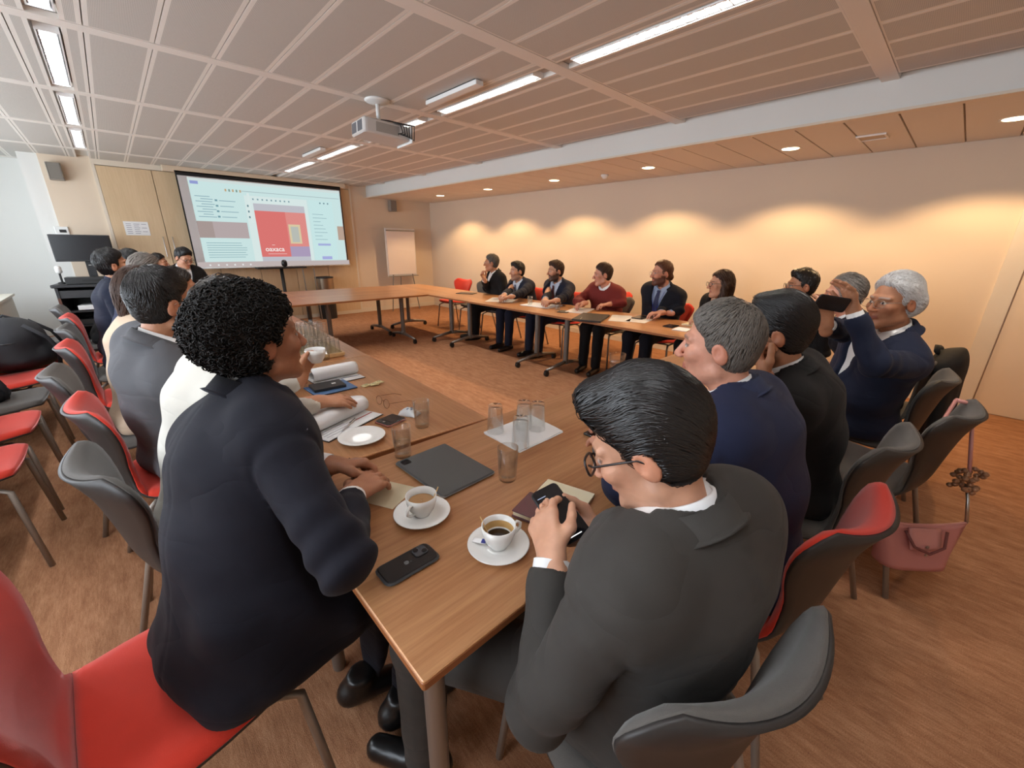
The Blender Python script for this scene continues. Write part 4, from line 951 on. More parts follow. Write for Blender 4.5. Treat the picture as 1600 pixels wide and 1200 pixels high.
    # ---- hair
    if hair is not None:
        hs = dict(hair)
        if not hs.get('curl') and not hs.get('strand'): hs.update(strand=500 if fine == 0 else 900, flowfn=(lambda L: np.stack([L[:, 0]*3, -.5+0*L[:, 0], -1.+0*L[:, 0]], 1)) if hs.get('locks') else crown_flow, len=.05 if not hs.get('locks') else .09, wid=.0026 if fine == 0 else .002)
        def hf(P): return hair_sdf(((P-head) @ Rh)/hscale, hs)*hscale
        ext = .17 if not hs.get('locks') else .34
        V, F = nets(hf, head-ext, head+ext, (.0068, .0055, .005)[fine]); hmm = hair_mat(hairc); ho = npmesh('hair', V-iv, F, hmm, root)
        if hs.get('curl'): curls('curls', V-iv, F, hmm, ho, hs['curl'])
        if hs.get('strand'): strands('strands', V-iv, F, mat('strand_'+hairc, tuple(min(.8, q*(1.5 if hairc in ('grey', 'darkgrey', 'white') else 1.25)) for q in HAIRS[hairc]), .3 if hairc in ('black', 'dark') else .5, var=.5, vscale=120), ho, hs['strand'], Rh, head-iv, hs['flowfn'], hs.get('len', .05), hs.get('wid', .0028))
    if beard is not None and beard[1] > .97:
        def bf(P):
            L = ((P-head) @ Rh)/hscale; d = head_sdf(L, False, False)-.004; ax = np.abs(L[:, 0])
            lim = np.interp(ax, [0, .022, .03, .05, .07], [-.052, -.052, -.066, -.060, -.012]); d = smax(d, L[:, 2]-lim, .004); d = smax(d, (-.012-L[:, 1]), .006)
            d = smax(d, -el(L, (0, .095, -.07), (.022, .03, .009)), .003); return (d+.0015*wig(L, 260, 2))*hscale
        V, F = nets(bf, head-.15, head+.13, hm); npmesh('beard', V-iv, F, mat('beard_%d' % int(beard[0][0]*999), beard[0], .7, bump=.4, bscale=400), root)
    if glasses is not None:
        g = MB(); rd = glasses.get('r', .0022); W_ = lambda x, y, z: head+Rh @ (np.array([x, y, z])*hscale)-iv
        for sx in (-1, 1):
            k = 20; sq = glasses.get('sq', .6); pts = []
            for i in range(k):
                a = 2*math.pi*i/k; ca, sa = math.cos(a), math.sin(a); e = 2/(2+2*sq); pts.append(W_(sx*(.034+.026*math.copysign(abs(ca)**e, ca)), .112-.25*(abs(.034+.026*ca*1)-.01)**1*.28, -.002+.019*math.copysign(abs(sa)**e, sa)))
            g.tube(pts, rd, 6, closed=True); g.tube([W_(sx*.060, .101, .006), W_(sx*.078, .085, .008), W_(sx*.084, .0, .008), W_(sx*.083, -.022, -.006)], rd*.9, 6)
        g.tube([W_(-.009, .113, .002), W_(0, .118, .006), W_(.009, .113, .002)], rd, 6)
        go = g.build('glasses', mat('frame_'+glasses['name'], glasses['col'], .3, glasses.get('metal', 0)), root, smooth=True)
        if fine:
            g = MB()
            for sx in (-1, 1):
                k = 16; vs = [W_(sx*(.034+.025*math.cos(2*math.pi*i/k)), .1115-.07*(abs(.034+.026*math.cos(2*math.pi*i/k))-.01), -.002+.018*math.sin(2*math.pi*i/k)) for i in range(k)]; g.add(vs, [tuple(range(k))])
            g.build('lenses', thin_glass('lens_thin'), go)
    return root, A
# ---------------------------------------------------------------- people
Zv = np.array([0, 0, 1.])
def back_flow(L): return np.stack([L[:, 0]*2., -np.ones(len(L)), -.6*np.ones(len(L))], 1)
def comb_flow(L): return np.stack([.25+L[:, 0]*3, -np.ones(len(L)), .15-np.clip(-L[:, 1]*14, 0, 3)], 1)
def crown_flow(L): c = L-np.array([.01, -.055, .11]); return np.stack([c[:, 0], c[:, 1]+.004, c[:, 2]-.02], 1)*12
def fwd_flow(L): return np.stack([.3+0*L[:, 0], np.clip(L[:, 1]*10+.6, -1, 1), -.5+0*L[:, 0]], 1)
short = dict(t=.010, lift=.010); neat = dict(t=.009, lift=.014, blobs=(((0, .05, .105), (.055, .035, .022)),))
navy = ('navy', srgb(30, 34, 50)); black = ('black', srgb(22, 21, 22)); char = ('charcoal', srgb(60, 57, 54)); grey = ('grey', srgb(88, 88, 92)); dknavy = ('darknavy', srgb(21, 21, 31)); blue = ('blue', srgb(38, 44, 70))
WH = srgb(236, 234, 230)
def vec(a, b): return nz(np.asarray(b)-np.asarray(a))
HANDS = {}
# --- curly-haired man, left foreground
h1 = pd(404, 533, 1.06)
rw, lw = pz(549, 775, .805), pz(518, 744, .80)
_, HANDS['curly'] = person('man with curly black hair in a navy suit at the table corner, hands together', h1, (.04, 1.02), 78, 80, 6, 0, 2, hscale=.95, jacket=dknavy, tie=srgb(150, 30, 34), hair=dict(t=.036, side=.026, lift=.020, back=.014, nape=-.078, curl=4200, rough=.005, aniso=(90, 90, 90)), hairc='curly', skin='brown',
    arms=dict(R=dict(wrist=rw, elbow=pz(538, 878, .825), d=vec(rw, pz(596, 742, .80)), n=-Zv+.3*np.array([.3, 1, 0]), curl=(.3, .45, .3), thumb=.3), L=dict(wrist=lw, elbow=V3(.19, 1.32, .85), d=vec(lw, pz(575, 738, .78)), n=-Zv+np.array([0, -.4, 0]), curl=(.6, .7, .4), thumb=.5)),
    slouch=.03, w=1.04, kneeyaw=(26, 18), kl=.45, ankle=(-.14, -.14), sdrop=.08, extra=(((.03, .91, .66), (-.02, .875, .49), .065, .03),))
# --- man looking at his phone, foreground
h2 = pd(1010, 696, .75)
lw2, rw2 = pz(862, 872, .83), pz(944, 838, .82)
_, HANDS['phone'] = person('man in a charcoal suit and dark-rimmed glasses looking down at his phone', h2, (.70, .285), 8, -20, -26, 0, 2, hscale=.95, jacket=char, hair=dict(t=.014, lift=.026, back=.006, blobs=(((.0, .06, .118), (.058, .044, .034)), ((-.02, .085, .105), (.03, .022, .02))), strand=3600, flowfn=comb_flow, len=.085, wid=.0017, rough=.002), hairc='black', skin='light',
    glasses=dict(name='dark', col=(.015, .01, .01), r=.0026, sq=.5), tie=srgb(150, 160, 180),
    arms=dict(L=dict(low=1, wrist=lw2, d=vec(lw2, pz(848, 812, .865)), n=np.array([.85, .35, -.15]), curl=(.4, .6, .45), thumb=.5, pole=np.array([-.7, -.6, -.8])), R=dict(low=1, wrist=rw2, d=vec(rw2, pz(878, 826, .83)), n=np.array([-.35, .2, .8]), curl=(.35, .5, .4), thumb=.7)),
    slouch=.045, w=1.1, kneeyaw=(-38, -12), kl=.46)
# --- man in navy, greying short hair
h3 = pd(1124, 541, 1.20)
person('man in a navy suit with short greying hair, next to the man on his phone', h3, (1.30, .27), -4, -14, -2, 0, 2, hscale=.97, jacket=blue, hair=dict(t=.008, lift=.012, strand=3600, flowfn=crown_flow, len=.036, wid=.0013, rough=.0012), hairc='darkgrey', skin='pink', slouch=.05, w=1.08,
    arms=dict(L=dict(wrist=V3(1.10, .66, .79), d=V3(.4, .8, 0), n=-Zv), R=dict(wrist=V3(1.34, .74, .80), elbow=V3(1.46, .46, .83), d=V3(-.4, .8, 0), n=-Zv)))
# --- man in black, chin on hand
h4 = pd(1214, 520, 1.53)
cw = pd(1196, 590, 1.49)
person('man in a black suit with thick dark hair resting his chin on his hand', h4, (1.90, .28), -6, -10, -4, 0, 2, hscale=1.0, kneeyaw=(-8, 8), jacket=black, hair=dict(t=.012, lift=.022, blobs=(((0, .055, .112), (.06, .04, .03)),), strand=2800, flowfn=back_flow, len=.065, wid=.0017, rough=.002), hairc='black', skin='tan', beard=((.03, .02, .015), .55), slouch=.05, w=1.02,
    arms=dict(L=dict(wrist=cw, d=vec(cw, pd(1186, 560, 1.50)), n=V3(.3, -.8, 0), curl=(.9, 1.1, .7), elbow=V3(1.74, .60, .81)), R=dict(wrist=V3(2.02, .68, .79), d=V3(-.4, .8, 0), n=-Zv)))
# --- white-haired man photographing
h5 = pd(1396, 472, 2.02)
lw5, rw5 = pd(1334, 487, 1.86), pd(1290, 508, 1.92)
person('white-haired man in a dark blue blazer raising a phone to take a picture', h5, (2.98, .22), -34, -52, -2, 0, 2, jacket=('blazer', srgb(36, 42, 62)), hair=dict(t=.014, lift=.016, recede=.012, blobs=(((0, -.06, .0), (.088, .06, .07)),), strand=2600, flowfn=back_flow, len=.055, wid=.0014, rough=.002), hairc='white', skin='tan', glasses=dict(name='wire', col=(.5, .45, .4), r=.0012, metal=1), slouch=.0, w=1.1,
    arms=dict(L=dict(wrist=lw5, d=vec(lw5, pd(1326, 452, 1.84)), n=V3(-.5, .6, .1), curl=(.25, .35, .3), spread=.2, thumb=.3, pole=np.array([.2, -.6, -1])), R=dict(wrist=rw5, d=vec(rw5, pd(1288, 465, 1.88)), n=V3(.5, .5, .1), curl=(.5, .6, .4), thumb=.6, pole=np.array([-.3, .3, -1]))), belly=.01, kneeyaw=(30, 22))
# --- grey-haired man behind the raised hands
person('grey-haired man in a dark suit partly hidden behind the raised phone', pd(1318, 462, 2.68), (3.60, .22), -8, -12, 0, 0, 1, jacket=dknavy, hair=dict(t=.010, lift=.014, strand=600, flowfn=back_flow, len=.045, wid=.0028), hairc='grey', skin='pink', w=.94, slouch=.03, tie=srgb(190, 60, 30))
# --- right row
def rrow(label, px, py, hip_y, hyaw, X=4.2, **k):
    return person(label, pX(px, py, X), (4.42, hip_y), k.pop('yaw', -88), hyaw, k.pop('hpitch', 0), 0, 0, **k)
rrow('dark-haired man with glasses in a black suit seated at the table corner', 1252, 447, .92, -32, 4.1, jacket=black, hair=neat, hairc='black', skin='tan', glasses=dict(name='dark', col=(.015, .01, .01), r=.002), yaw=-70)
rrow('woman with long dark hair and glasses in a black blazer by the wall', 1126, 444, 1.56, -45, 4.2, jacket=black, shirt=srgb(200, 160, 130), female=True, hairc='brown', skin='light', w=.88, yaw=-75,
     hair=dict(t=.012, lift=.010, overears=True, face=True, nape=-.1, locks=(((.062, -.02, .0), (.075, .005, -.17), .035, .03), ((-.062, -.02, .0), (-.075, .005, -.17), .035, .03), ((0, -.06, 0), (0, -.075, -.2), .07, .05))), glasses=dict(name='dark', col=(.015, .01, .01), r=.002),
     arms=dict(L=dict(elbow=V3(4.25, 1.36, .82), wrist=pz(1108, 507, .79), d=V3(-.9, .2, 0), n=-Zv), R=dict(elbow=V3(4.25, 1.69, .82), wrist=pz(1095, 501, .79), d=V3(-.9, .3, 0), n=-Zv)))
a_, b_ = pz(1022, 490, .785), pz(1032, 493, .785)
rrow('bearded man with hair tied back, glasses, navy tie and blue lanyard', 1034, 427, 2.22, -54, 4.2, jacket=('ink', srgb(20, 22, 32)), shirt=srgb(150, 164, 190), tie=srgb(24, 30, 72), hairc='ginger', skin='pink', beard=(srgb(86, 44, 26), .95), w=1.06, lanyard=srgb(30, 50, 140),
     hair=dict(t=.008, lift=.008, recede=.014, blobs=(((0, -.105, -.04), (.025, .025, .032)),)), glasses=dict(name='wire', col=(.5, .45, .4), r=.0014, metal=1),
     arms=dict(R=dict(wrist=b_, d=V3(-.75, .5, -.05), n=-Zv, nocuff=False), L=dict(elbow=V3(4.25, 1.95, .83), wrist=a_+V3(.04, -.15, 0), d=V3(-.4, .9, 0), n=-Zv)), belly=.01)
rrow('man in a maroon sweater over a white collar, writing', 942, 429, 2.93, -48, 4.2, hpitch=-4, jacket=('maroon', srgb(112, 40, 36)), trousers=black, hairc='brown', skin='pink', hair=short, sweater=True, w=1.06, kneeyaw=(-12, -15),
     arms=dict(R=dict(wrist=pz(912, 480, .785), d=V3(-.8, .3, -.1), n=-Zv+V3(0, -.4, 0), curl=(.8, .8, .5), nocuff=True), L=dict(elbow=V3(4.25, 2.64, .84), wrist=pz(952, 480, .785), d=V3(-.8, .5, -.1), n=-Zv, nocuff=True)))
rrow('bearded dark-haired man in a navy suit with a dark red tie', 868, 424, 3.66, -68, 4.2, jacket=navy, shirt=srgb(176, 186, 204), tie=srgb(70, 22, 30), hairc='brown', skin='light', beard=(srgb(60, 38, 24), .95), hair=neat, kneeyaw=(15, 12),
     arms=dict(R=dict(wrist=pz(852, 474, .785), d=V3(-.7, -.5, -.1), n=-Zv, curl=(.6, .7, .4)), L=dict(wrist=pz(868, 476, .785), d=V3(-.7, .5, -.1), n=-Zv, curl=(.6, .7, .4))))
rrow('dark-haired man in a navy suit writing on a sheet of paper', 808, 424, 4.36, -74, 4.2, jacket=navy, shirt=srgb(196, 204, 216), tie=srgb(90, 100, 124), hairc='dark', skin='light', beard=((.05, .03, .02), .4), hair=neat,
     arms=dict(R=dict(wrist=pz(788, 467, .785), d=V3(-.7, -.3, -.1), n=-Zv, curl=(.7, .8, .5)), L=dict(wrist=pz(798, 468, .785), d=V3(-.8, .4, -.1), n=-Zv)))
rw = pX(757, 437, 4.02)
rrow('greying man in a black jacket and open white shirt looking aside', 768, 411, 4.94, -45, 4.24, jacket=black, hairc='darkgrey', skin='tan', hair=short, glasses=dict(name='wire', col=(.5, .45, .4), r=.0014, metal=1), yaw=-70, belly=.01, w=1.06, kneeyaw=(16, 14),
     arms=dict(R=dict(wrist=rw, d=V3(-.3, .3, .9), n=V3(.3, -.9, 0), curl=(.8, .9, .6))))
# --- left row
woman_w = pd(366, 497, 1.36)
cupw = pz(470, 590, .90); lww = pz(497, 628, .85)
_, HANDS['white'] = person('woman in a white jacket raising a cup, hidden behind curly hair', woman_w, (.08, 1.69), 85, 80, 0, 0, 1, kneeyaw=(-6, -9), jacket=('white', srgb(206, 202, 192)), shirt=srgb(220, 214, 204), trousers=('white', srgb(206, 202, 192)), female=True, hairc='dark', skin='tan', w=.84, slouch=.03,
     hair=dict(t=.01, lift=.01, overears=True), arms=dict(R=dict(wrist=lww, low=1, elbow=V3(.22, 1.58, .90), d=vec(lww, pz(527, 626, .84)), n=-Zv+V3(0, .3, 0), curl=(.2, .3, .2), nocuff=True), L=dict(wrist=cupw, low=1, elbow=V3(.24, 1.87, .83), d=V3(.5, .3, .7), n=V3(.6, -.6, .2), curl=(.6, .7, .5), nocuff=True)))
h14 = pd(256, 475, 1.62)
person('man in a grey suit with short black hair and thin glasses, facing the screen', h14, (.06, 2.30), 80, 66, -2, 0, 2, kneeyaw=(20, 15), jacket=grey, hairc='black', skin='tan', glasses=dict(name='wire', col=(.5, .45, .4), r=.0013, metal=1), w=1.06, slouch=.04, tie=srgb(60, 60, 80),
     hair=dict(t=.011, lift=.014, strand=2800, flowfn=fwd_flow, len=.05, wid=.0017, rough=.002), arms=dict(R=dict(wrist=V3(.47, 2.19, .79), d=V3(.8, .3, 0), n=-Zv, pole=V3(-.6, -.15, -1)), L=dict(wrist=V3(.5, 2.48, .79), d=V3(.8, -.3, 0), n=-Zv)))
person('woman with long brown hair in a beige top, behind the grey-suited man', pd(226, 456, 2.2), (-.03, 2.97), 86, 70, 0, 0, 1, jacket=('beige', srgb(206, 182, 158)), shirt=srgb(206, 182, 158), trousers=black, female=True, hairc='brown', skin='tan', kneeyaw=(-15, -20), w=.88, open_front=False, sweater=True,
     hair=dict(t=.012, lift=.008, overears=True, face=True, nape=-.1, locks=(((0, -.06, 0), (0, -.085, -.17), .075, .045),)))
person('dark-haired woman in profile leaning over the table', pd(278, 450, 2.78), (.0, 3.68), 86, 84, -4, 0, 1, kneeyaw=(14, 12), jacket=('plum', srgb(40, 36, 44)), shirt=srgb(60, 50, 56), trousers=black, female=True, hairc='dark', skin='tan', w=.88, hair=dict(t=.013, lift=.01, overears=True, nape=-.1, face=True, locks=(((0, -.05, 0), (0, -.07, -.12), .075, .05),)))
person('person with swept-back grey hair seated near the cupboards', pd(232, 424, 3.25), (-.06, 4.42), 86, 78, 2, 0, 1, jacket=blue, w=.94, hairc='grey', skin='pink', hair=dict(t=.012, lift=.012, strand=500, flowfn=back_flow, len=.05, wid=.003))
person('man in navy with wavy dark hair looking up at the screen', pd(178, 415, 3.55), (-.1, 5.10), 88, 82, 10, 0, 1, kneeyaw=(-9, 6), jacket=navy, hairc='black', skin='tan', hair=dict(t=.018, lift=.016, rough=.005, aniso=(80, 80, 80)), open_front=False, sweater=True, shirt=srgb(60, 64, 90))
person('dark-haired person mostly hidden behind the man in navy', pd(206, 411, 4.1), (-.16, 5.86), 92, 90, 0, 0, 0, w=.9, kl=.38, ankle=(-.1, -.1), jacket=black, hairc='black', skin='tan', hair=short)
person('short-haired person by the cupboards, mostly hidden behind the grey-haired one', pd(248, 411, 5.85), (.42, 8.05), 96, 110, 0, 0, 0, jacket=black, hairc='dark', skin='tan', hair=short)
hw22 = V3(.76, 7.10, .86)
person('man with glasses in a black suit looking down before the cupboards', pd(287, 403, 5.55), (.70, 7.43), 172, 150, -24, 0, 1, jacket=black, hairc='black', skin='light', hair=neat, glasses=dict(name='dark', col=(.015, .01, .01), r=.002), tie=srgb(150, 150, 150), arms=dict(R=dict(wrist=hw22-V3(.05, 0, 0), d=V3(.4, -.8, .1), n=V3(.3, .3, .8), low=1), L=dict(low=1, wrist=hw22+V3(.1, 0, 0), d=V3(-.4, -.8, .1), n=V3(-.3, .3, .8))))
# ---------------------------------------------------------------- things on the tables
m_porc = mat('porcelain', (.78, .77, .74), .15, coat=.3); m_glass = thin_glass('clear_glass', (.975, .985, .985)); m_water = thin_glass('water', (.95, .975, .98), 1.33)
m_paper = MATS['paper']; m_cream = mat('cream_paper', srgb(238, 228, 196), .8); m_ph = mat('phone_black', (.012, .012, .014), .25); m_scr = mat('phone_screen', (.008, .008, .01), .06)
T0 = TH+.0008
def tumbler(P, label, group=None, water=0., up=True, r=.034, h=.115):
    t = empty('drinking_glass', (P[0], P[1], P[2] if len(P) > 2 and P[2] > .5 else T0), 0, label, 'glass', group)
    if not up: t.rotation_euler = (math.pi, 0, 0); t.location.z += h
    MB().lathe([(r*.80, 0), (r*.84, .004), (r, h), (r*.945, h), (r*.80, .016), (.001, .014)], n=28, cap1=False).build('glass', m_glass, t, smooth=True)
    if water: MB().lathe([(r*.79, .0165), (r*(.80+.145*water), .016+(h-.016)*water), (.001, .016+(h-.016)*water)], n=28, cap1=False).build('water', m_water, t, smooth=True)
    return t
gg = 'drinking glasses on the beech tables'
tumbler(pz(630, 712), 'drinking glass half full of water beside the tablet', water=.42)
tumbler(pz(660, 666), 'drinking glass half full of water beside the eyeglasses', water=.5)
tumbler(pz(793, 748), 'empty upright drinking glass between tablet and red notebook')
# napkin with upturned glasses
npk = [pz(756, 678), pz(830, 650), pz(880, 676), pz(812, 708)]
nk = empty('napkin', (*npk[0][:2], T0), 0, 'white folded paper napkin under the upturned glasses', 'napkin')
for k in range(2):
    o = np.array([npk[0][0], npk[0][1], TH]); off = np.array([.004*k, .006*k, .0012+.0022*k])
    MB().grid(lambda u, v: tuple((npk[0]*(1-u)*(1-v)+npk[1]*u*(1-v)+npk[2]*u*v+npk[3]*(1-u)*v)-o+off+np.array([0, 0, .0012*math.sin(9*u+5*v+k)])), 9, 9,
              thick=lambda u, v: tuple((npk[0]*(1-u)*(1-v)+npk[1]*u*(1-v)+npk[2]*u*v+npk[3]*(1-u)*v)-o+off-np.array([0, 0, .0012]))).build('layer', m_paper, nk)
for (x, y), lab in zip(((774, 676), (813, 698), (818, 670), (839, 672)), ('upturned glass standing on the napkin corner by the tablet', 'upturned glass on the napkin, closest to the empty upright glass', 'upturned glass in the middle of the napkin', 'upturned glass on the napkin, apart from the others at its far corner')):
    p = pz(x, y); p[2] = T0+.0045; tumbler(p, lab, up=False)
# coffee cups on saucers
def saucer(P, label, name='saucer', R=.078):
    t = empty(name, (P[0], P[1], T0), 0, label, 'saucer' if name == 'saucer' else 'plate')
    MB().lathe([(.001, .004), (R*.5, .004), (R*.55, 0), (R*.6, .001), (R*.97, .013), (R, .016), (R*.97, .017), (R*.62, .0075), (R*.4, .0065), (.001, .0065)][1:], n=40).build('dish', m_porc, t, smooth=True); return t
def coffee(P, label, hang, cof, lvl, foam):
    t = empty('coffee_cup', (P[0], P[1], T0+.0068), math.radians(hang), label, 'cup')
    MB().lathe([(.022, 0), (.024, .004), (.034, .02), (.0405, .04), (.0425, .062), (.0405, .062), (.038, .04), (.031, .021), (.018, .008), (.001, .007)], n=36, cap1=False).build('cup', m_porc, t, smooth=True)
    MB().tube([(.039, 0, .05), (.052, 0, .054), (.062, 0, .046), (.061, 0, .034), (.05, 0, .024), (.035, 0, .021)], .0042, 8).build('handle', m_porc, t, smooth=True)
    MB().lathe([(.0385*(.78+.2*lvl), .062*lvl), (.001, .062*lvl)], n=36, cap0=False, cap1=False).build('coffee', cof, t)
    MB().lathe([(.0392, .046), (.0402, .058)] if foam else [(.0335, .027), (.0385, .046)], n=36, cap0=False, cap1=False).build('coffee_stain', mat('coffee_ring', srgb(200, 160, 100), .5), t, smooth=True)
    MB().tube([(-.02, .02, .03), (-.034, .034, .075)], .0015, 6).build('stirrer', mat('birch', srgb(226, 190, 130), .6), t)
    return t
def dang(a, b): v = pz(*b)-pz(*a); return math.degrees(math.atan2(v[1], v[0]))
sa = pz(660, 806); saucer(sa, 'white saucer under the cup of milky coffee'); coffee(sa, 'white cup nearly full of milky coffee on its saucer', dang((660, 795), (642, 812)), mat('latte', srgb(172, 130, 88), .2), .68, True)
sb = pz(779, 856); saucer(sb, 'white saucer under the nearly empty black coffee, with a sugar wrapper'); coffee(sb, 'white cup with a little black coffee left in it', dang((780, 845), (822, 830)), mat('espresso', srgb(40, 24, 14), .1), .42, False)
q = pz(749, 853); sgp = empty('sugar_wrapper', (q[0], q[1], T0+.013), .6, 'small blue and white torn sugar wrapper on the saucer', 'wrapper')
MB().rbox((0, 0, .002), (.016, .034, .002), .002).build('wrapper', m_paper, sgp); MB().rbox((0, -.012, .0035), (.016, .012, .0012), .002).build('print', mat('sugar_blue', srgb(50, 60, 140), .5), sgp)
saucer(pz(566, 686), 'empty white plate beside the document with the pen', 'side_plate', .088)
# tablet in its folio
def slab_thing(name, corners, th, label, cat, m, r=.01, z=T0):
    """flat thing given by its four pixel corners (in order) on the table"""
    P = [pz(x, y, z) for x, y in corners]; c = sum(P)/4; ex = ((P[1]-P[0])+(P[2]-P[3]))/2; ey = ((P[3]-P[0])+(P[2]-P[1]))/2
    a = math.atan2(ex[1], ex[0]); L, Wd = np.linalg.norm(ex), np.linalg.norm(ey)
    t = empty(name, (c[0], c[1], z), a, label, cat); MB().rbox((0, 0, th/2), (L, Wd, th), r).build('body', m, t); return t, L, Wd, (1 if (ex[0]*ey[1]-ex[1]*ey[0]) > 0 else -1)
t, L, Wd, s = slab_thing('tablet', ((616, 726), (696, 696), (774, 740), (694, 782)), .011, 'closed dark grey tablet in its folio cover', 'tablet', mat('folio_grey', srgb(74, 74, 74), .6, bump=.1, bscale=800), .012)
MB().rbox((0, 0, .0055), (L+.002, Wd+.002, .004), .012).build('edge', m_alu, t)
MB().rbox((-L/2+.028, -s*(Wd/2-.028), .0115), (.032, .032, .002), .008).build('camera', m_ph, t)
for dx, dy in ((-.007, .007), (.007, .007), (0, -.007)): MB().lathe([(.005, 0), (.005, .002), (.001, .0022)], (-L/2+.028+dx, -s*(Wd/2-.028)+dy, .0125), 12).build('camera_lens', m_scr, t)
# black phone lying face down
t, L, Wd, s = slab_thing('phone', ((584, 893), (664, 851), (690, 872), (608, 922)), .010, 'black phone in a clear-edged case lying face down on the table', 'phone', m_ph, .016)
MB().rbox((0, 0, .0045), (L+.004, Wd+.004, .0075), .017).build('case', mat('case_grey', srgb(60, 62, 64), .35), t)
MB().rbox((L/2-.03, -s*-(Wd/2-.024)*-1, .0112), (.036, .032, .003), .009).build('camera_bump', mat('bump_black', (.03, .03, .034), .2), t)
for dx, dy in ((-.008, .007), (.008, -.007)): MB().lathe([(.0065, 0), (.0065, .002), (.001, .0022)], (L/2-.03+dx, s*(Wd/2-.024)*-1*-1*-1+dy, .0122), 12).build('camera_lens', m_scr, t)
lg = mat('logo_grey', srgb(96, 96, 98), .2)
MB().lathe([(.006, 0), (.006, .0004), (.001, .0005)], (-.004, 0, .0100), 14).rbox((.006, .003*s, .0103), (.004, .0022, .0006), .0008).build('logo', lg, t)
# sheet of paper under the hands
t, L, Wd, s = slab_thing('paper_sheet', ((575, 775), (600, 742), (645, 770), (594, 803)), .0015, 'cream note sheet under the hands of the curly-haired man', 'paper', m_cream, .001)
# red notebook, open, by the phone man
def nb_open():
    P = pz(868, 790, TH); t = empty('notebook', (P[0], P[1], T0), math.radians(-20), 'open dark red notebook with cream pages beside the charcoal-suited man', 'notebook')
    c = pz(826, 795), pz(913, 818), pz(905, 785), pz(838, 765)
    a = math.atan2(*(pz(912, 790)-pz(838, 765))[[1, 0]]); t.rotation_euler = (0, 0, a)
    mr = mat('maroon_cover', srgb(74, 18, 26), .45)
    MB().rbox((0, -.06, .004), (.165, .11, .004), .004).build('cover', mr, t)
    MB().rbox((0, -.058, .013), (.16, .105, .014), .002).build('page_block', m_cream, t); MB().rbox((0, -.062, .022), (.163, .108, .0035), .004).build('front_cover', mr, t)
    MB().rbox((.004, .052, .006), (.158, .10, .010), .002).build('page_block', m_cream, t); MB().rbox((0, .052, .0015), (.165, .108, .002), .004).build('cover', mr, t)
nb_open()
p1, p2 = pz(918, 826, T0+.004), pz(934, 812, T0+.004)
pn = empty('pen', p1, 0, 'dark red pen lying behind the phone man\'s hand', 'pen'); MB().tube([(0, 0, 0), tuple((p2-p1)*1.8)], .004, 8).build('barrel', mat('maroon_cover', (0, 0, 0)), pn)
# phone held by the charcoal-suited man
def held_phone(c, up, face, label, w_=.074, h_=.150):
    up = nz(up); face = nz(face-up*(np.dot(face, up))); rt = np.cross(up, face); R = Matrix((rt, up, face)).transposed(); t = empty('phone', c, 0, label, 'phone'); t.rotation_euler = R.to_euler()
    MB().rbox((0, 0, 0), (w_, h_, .009), .012).build('body', m_ph, t); MB().rbox((0, 0, .0048), (w_-.006, h_-.006, .001), .010).build('display', m_scr, t); return t
_a = HANDS['phone']['L']; _d = nz(_a['d']); _n = nz(np.array([.85, .35, -.15])-_d*(np.array([.85, .35, -.15]) @ _d)); _f = nz(V3(-.35, -.45, .8)); pc = _a['W']+_d*.112+_n*.058+_f*.040
hp_ = held_phone(pc, _d*.9+V3(-.25, .25, 0), V3(-.35, -.45, .8), 'phone held in both hands by the charcoal-suited man')
for k in range(5): MB().box((-.018+.004*(k % 2), .05-.012*k, .0054), (.022, .002, .0004)).build('screen_text', emis('ui_text', (.35, .4, .55), .5), hp_)
MB().box((0, -.066, .0054), (.03, .002, .0004)).build('home_bar', emis('ui_bar', (.9, .9, .9), .8), hp_)
# phone raised for a picture
ph5 = held_phone(pd(1300, 474, 1.84), V3(.66, .75, -.05)*1 if False else pd(1318, 477, 1.84)-pd(1283, 471, 1.84), V3(1, -.15, .1), 'phone held up sideways by the white-haired man', .07, .145)
# eyeglasses on the table
e1, e2 = pz(586, 628), pz(612, 642); ec = (e1+e2)/2; ea = math.atan2(*(e2-e1)[[1, 0]])
eg = empty('eyeglasses', (ec[0], ec[1], T0), ea, 'thin gold-rimmed eyeglasses lying open on the table', 'eyeglasses'); mg = mat('gold_wire', srgb(150, 110, 70), .25, .9); g = MB()
for sx in (-1, 1):
    g.tube([(sx*.034+.026*math.cos(a), .004*math.sin(a), .021+.02*math.sin(a)) for a in np.linspace(0, 2*math.pi, 20)[:-1]], .0012, 6, closed=True); g.tube([(sx*.06, 0, .028), (sx*.066, .01, .03), (sx*.066, .10, .020), (sx*.064, .135, .004)], .0012, 6)
g.tube([(-.009, 0, .024), (0, .003, .028), (.009, 0, .024)], .0012, 6); g.build('frame', mg, eg, smooth=True)
g = MB()
for sx in (-1, 1): g.add([(sx*.034+.025*math.cos(a), .004*math.sin(a), .021+.019*math.sin(a)) for a in np.linspace(0, 2*math.pi, 19)[:-1]], [tuple(range(18))])
g.build('lenses', thin_glass('lens_thin'), eg)
# phone with clear reddish case
t, L, Wd, s = slab_thing('phone', ((590, 660), (618, 648), (630, 658), (603, 670)), .012, 'small black phone in a clear reddish case beside the eyeglasses', 'phone', m_ph, .008)
MB().rbox((0, 0, .005), (L+.006, Wd+.006, .009), .01).build('case', mat('case_red', srgb(150, 84, 72), .3), t); MB().rbox((.008, 0, .0125), (L*.62, Wd*.75, .001), .004).build('display', m_scr, t); MB().lathe([(.006, .012), (.006, .0135), (.001, .0135)], (-L*.36, 0, 0), 12).build('button', m_alu, t)
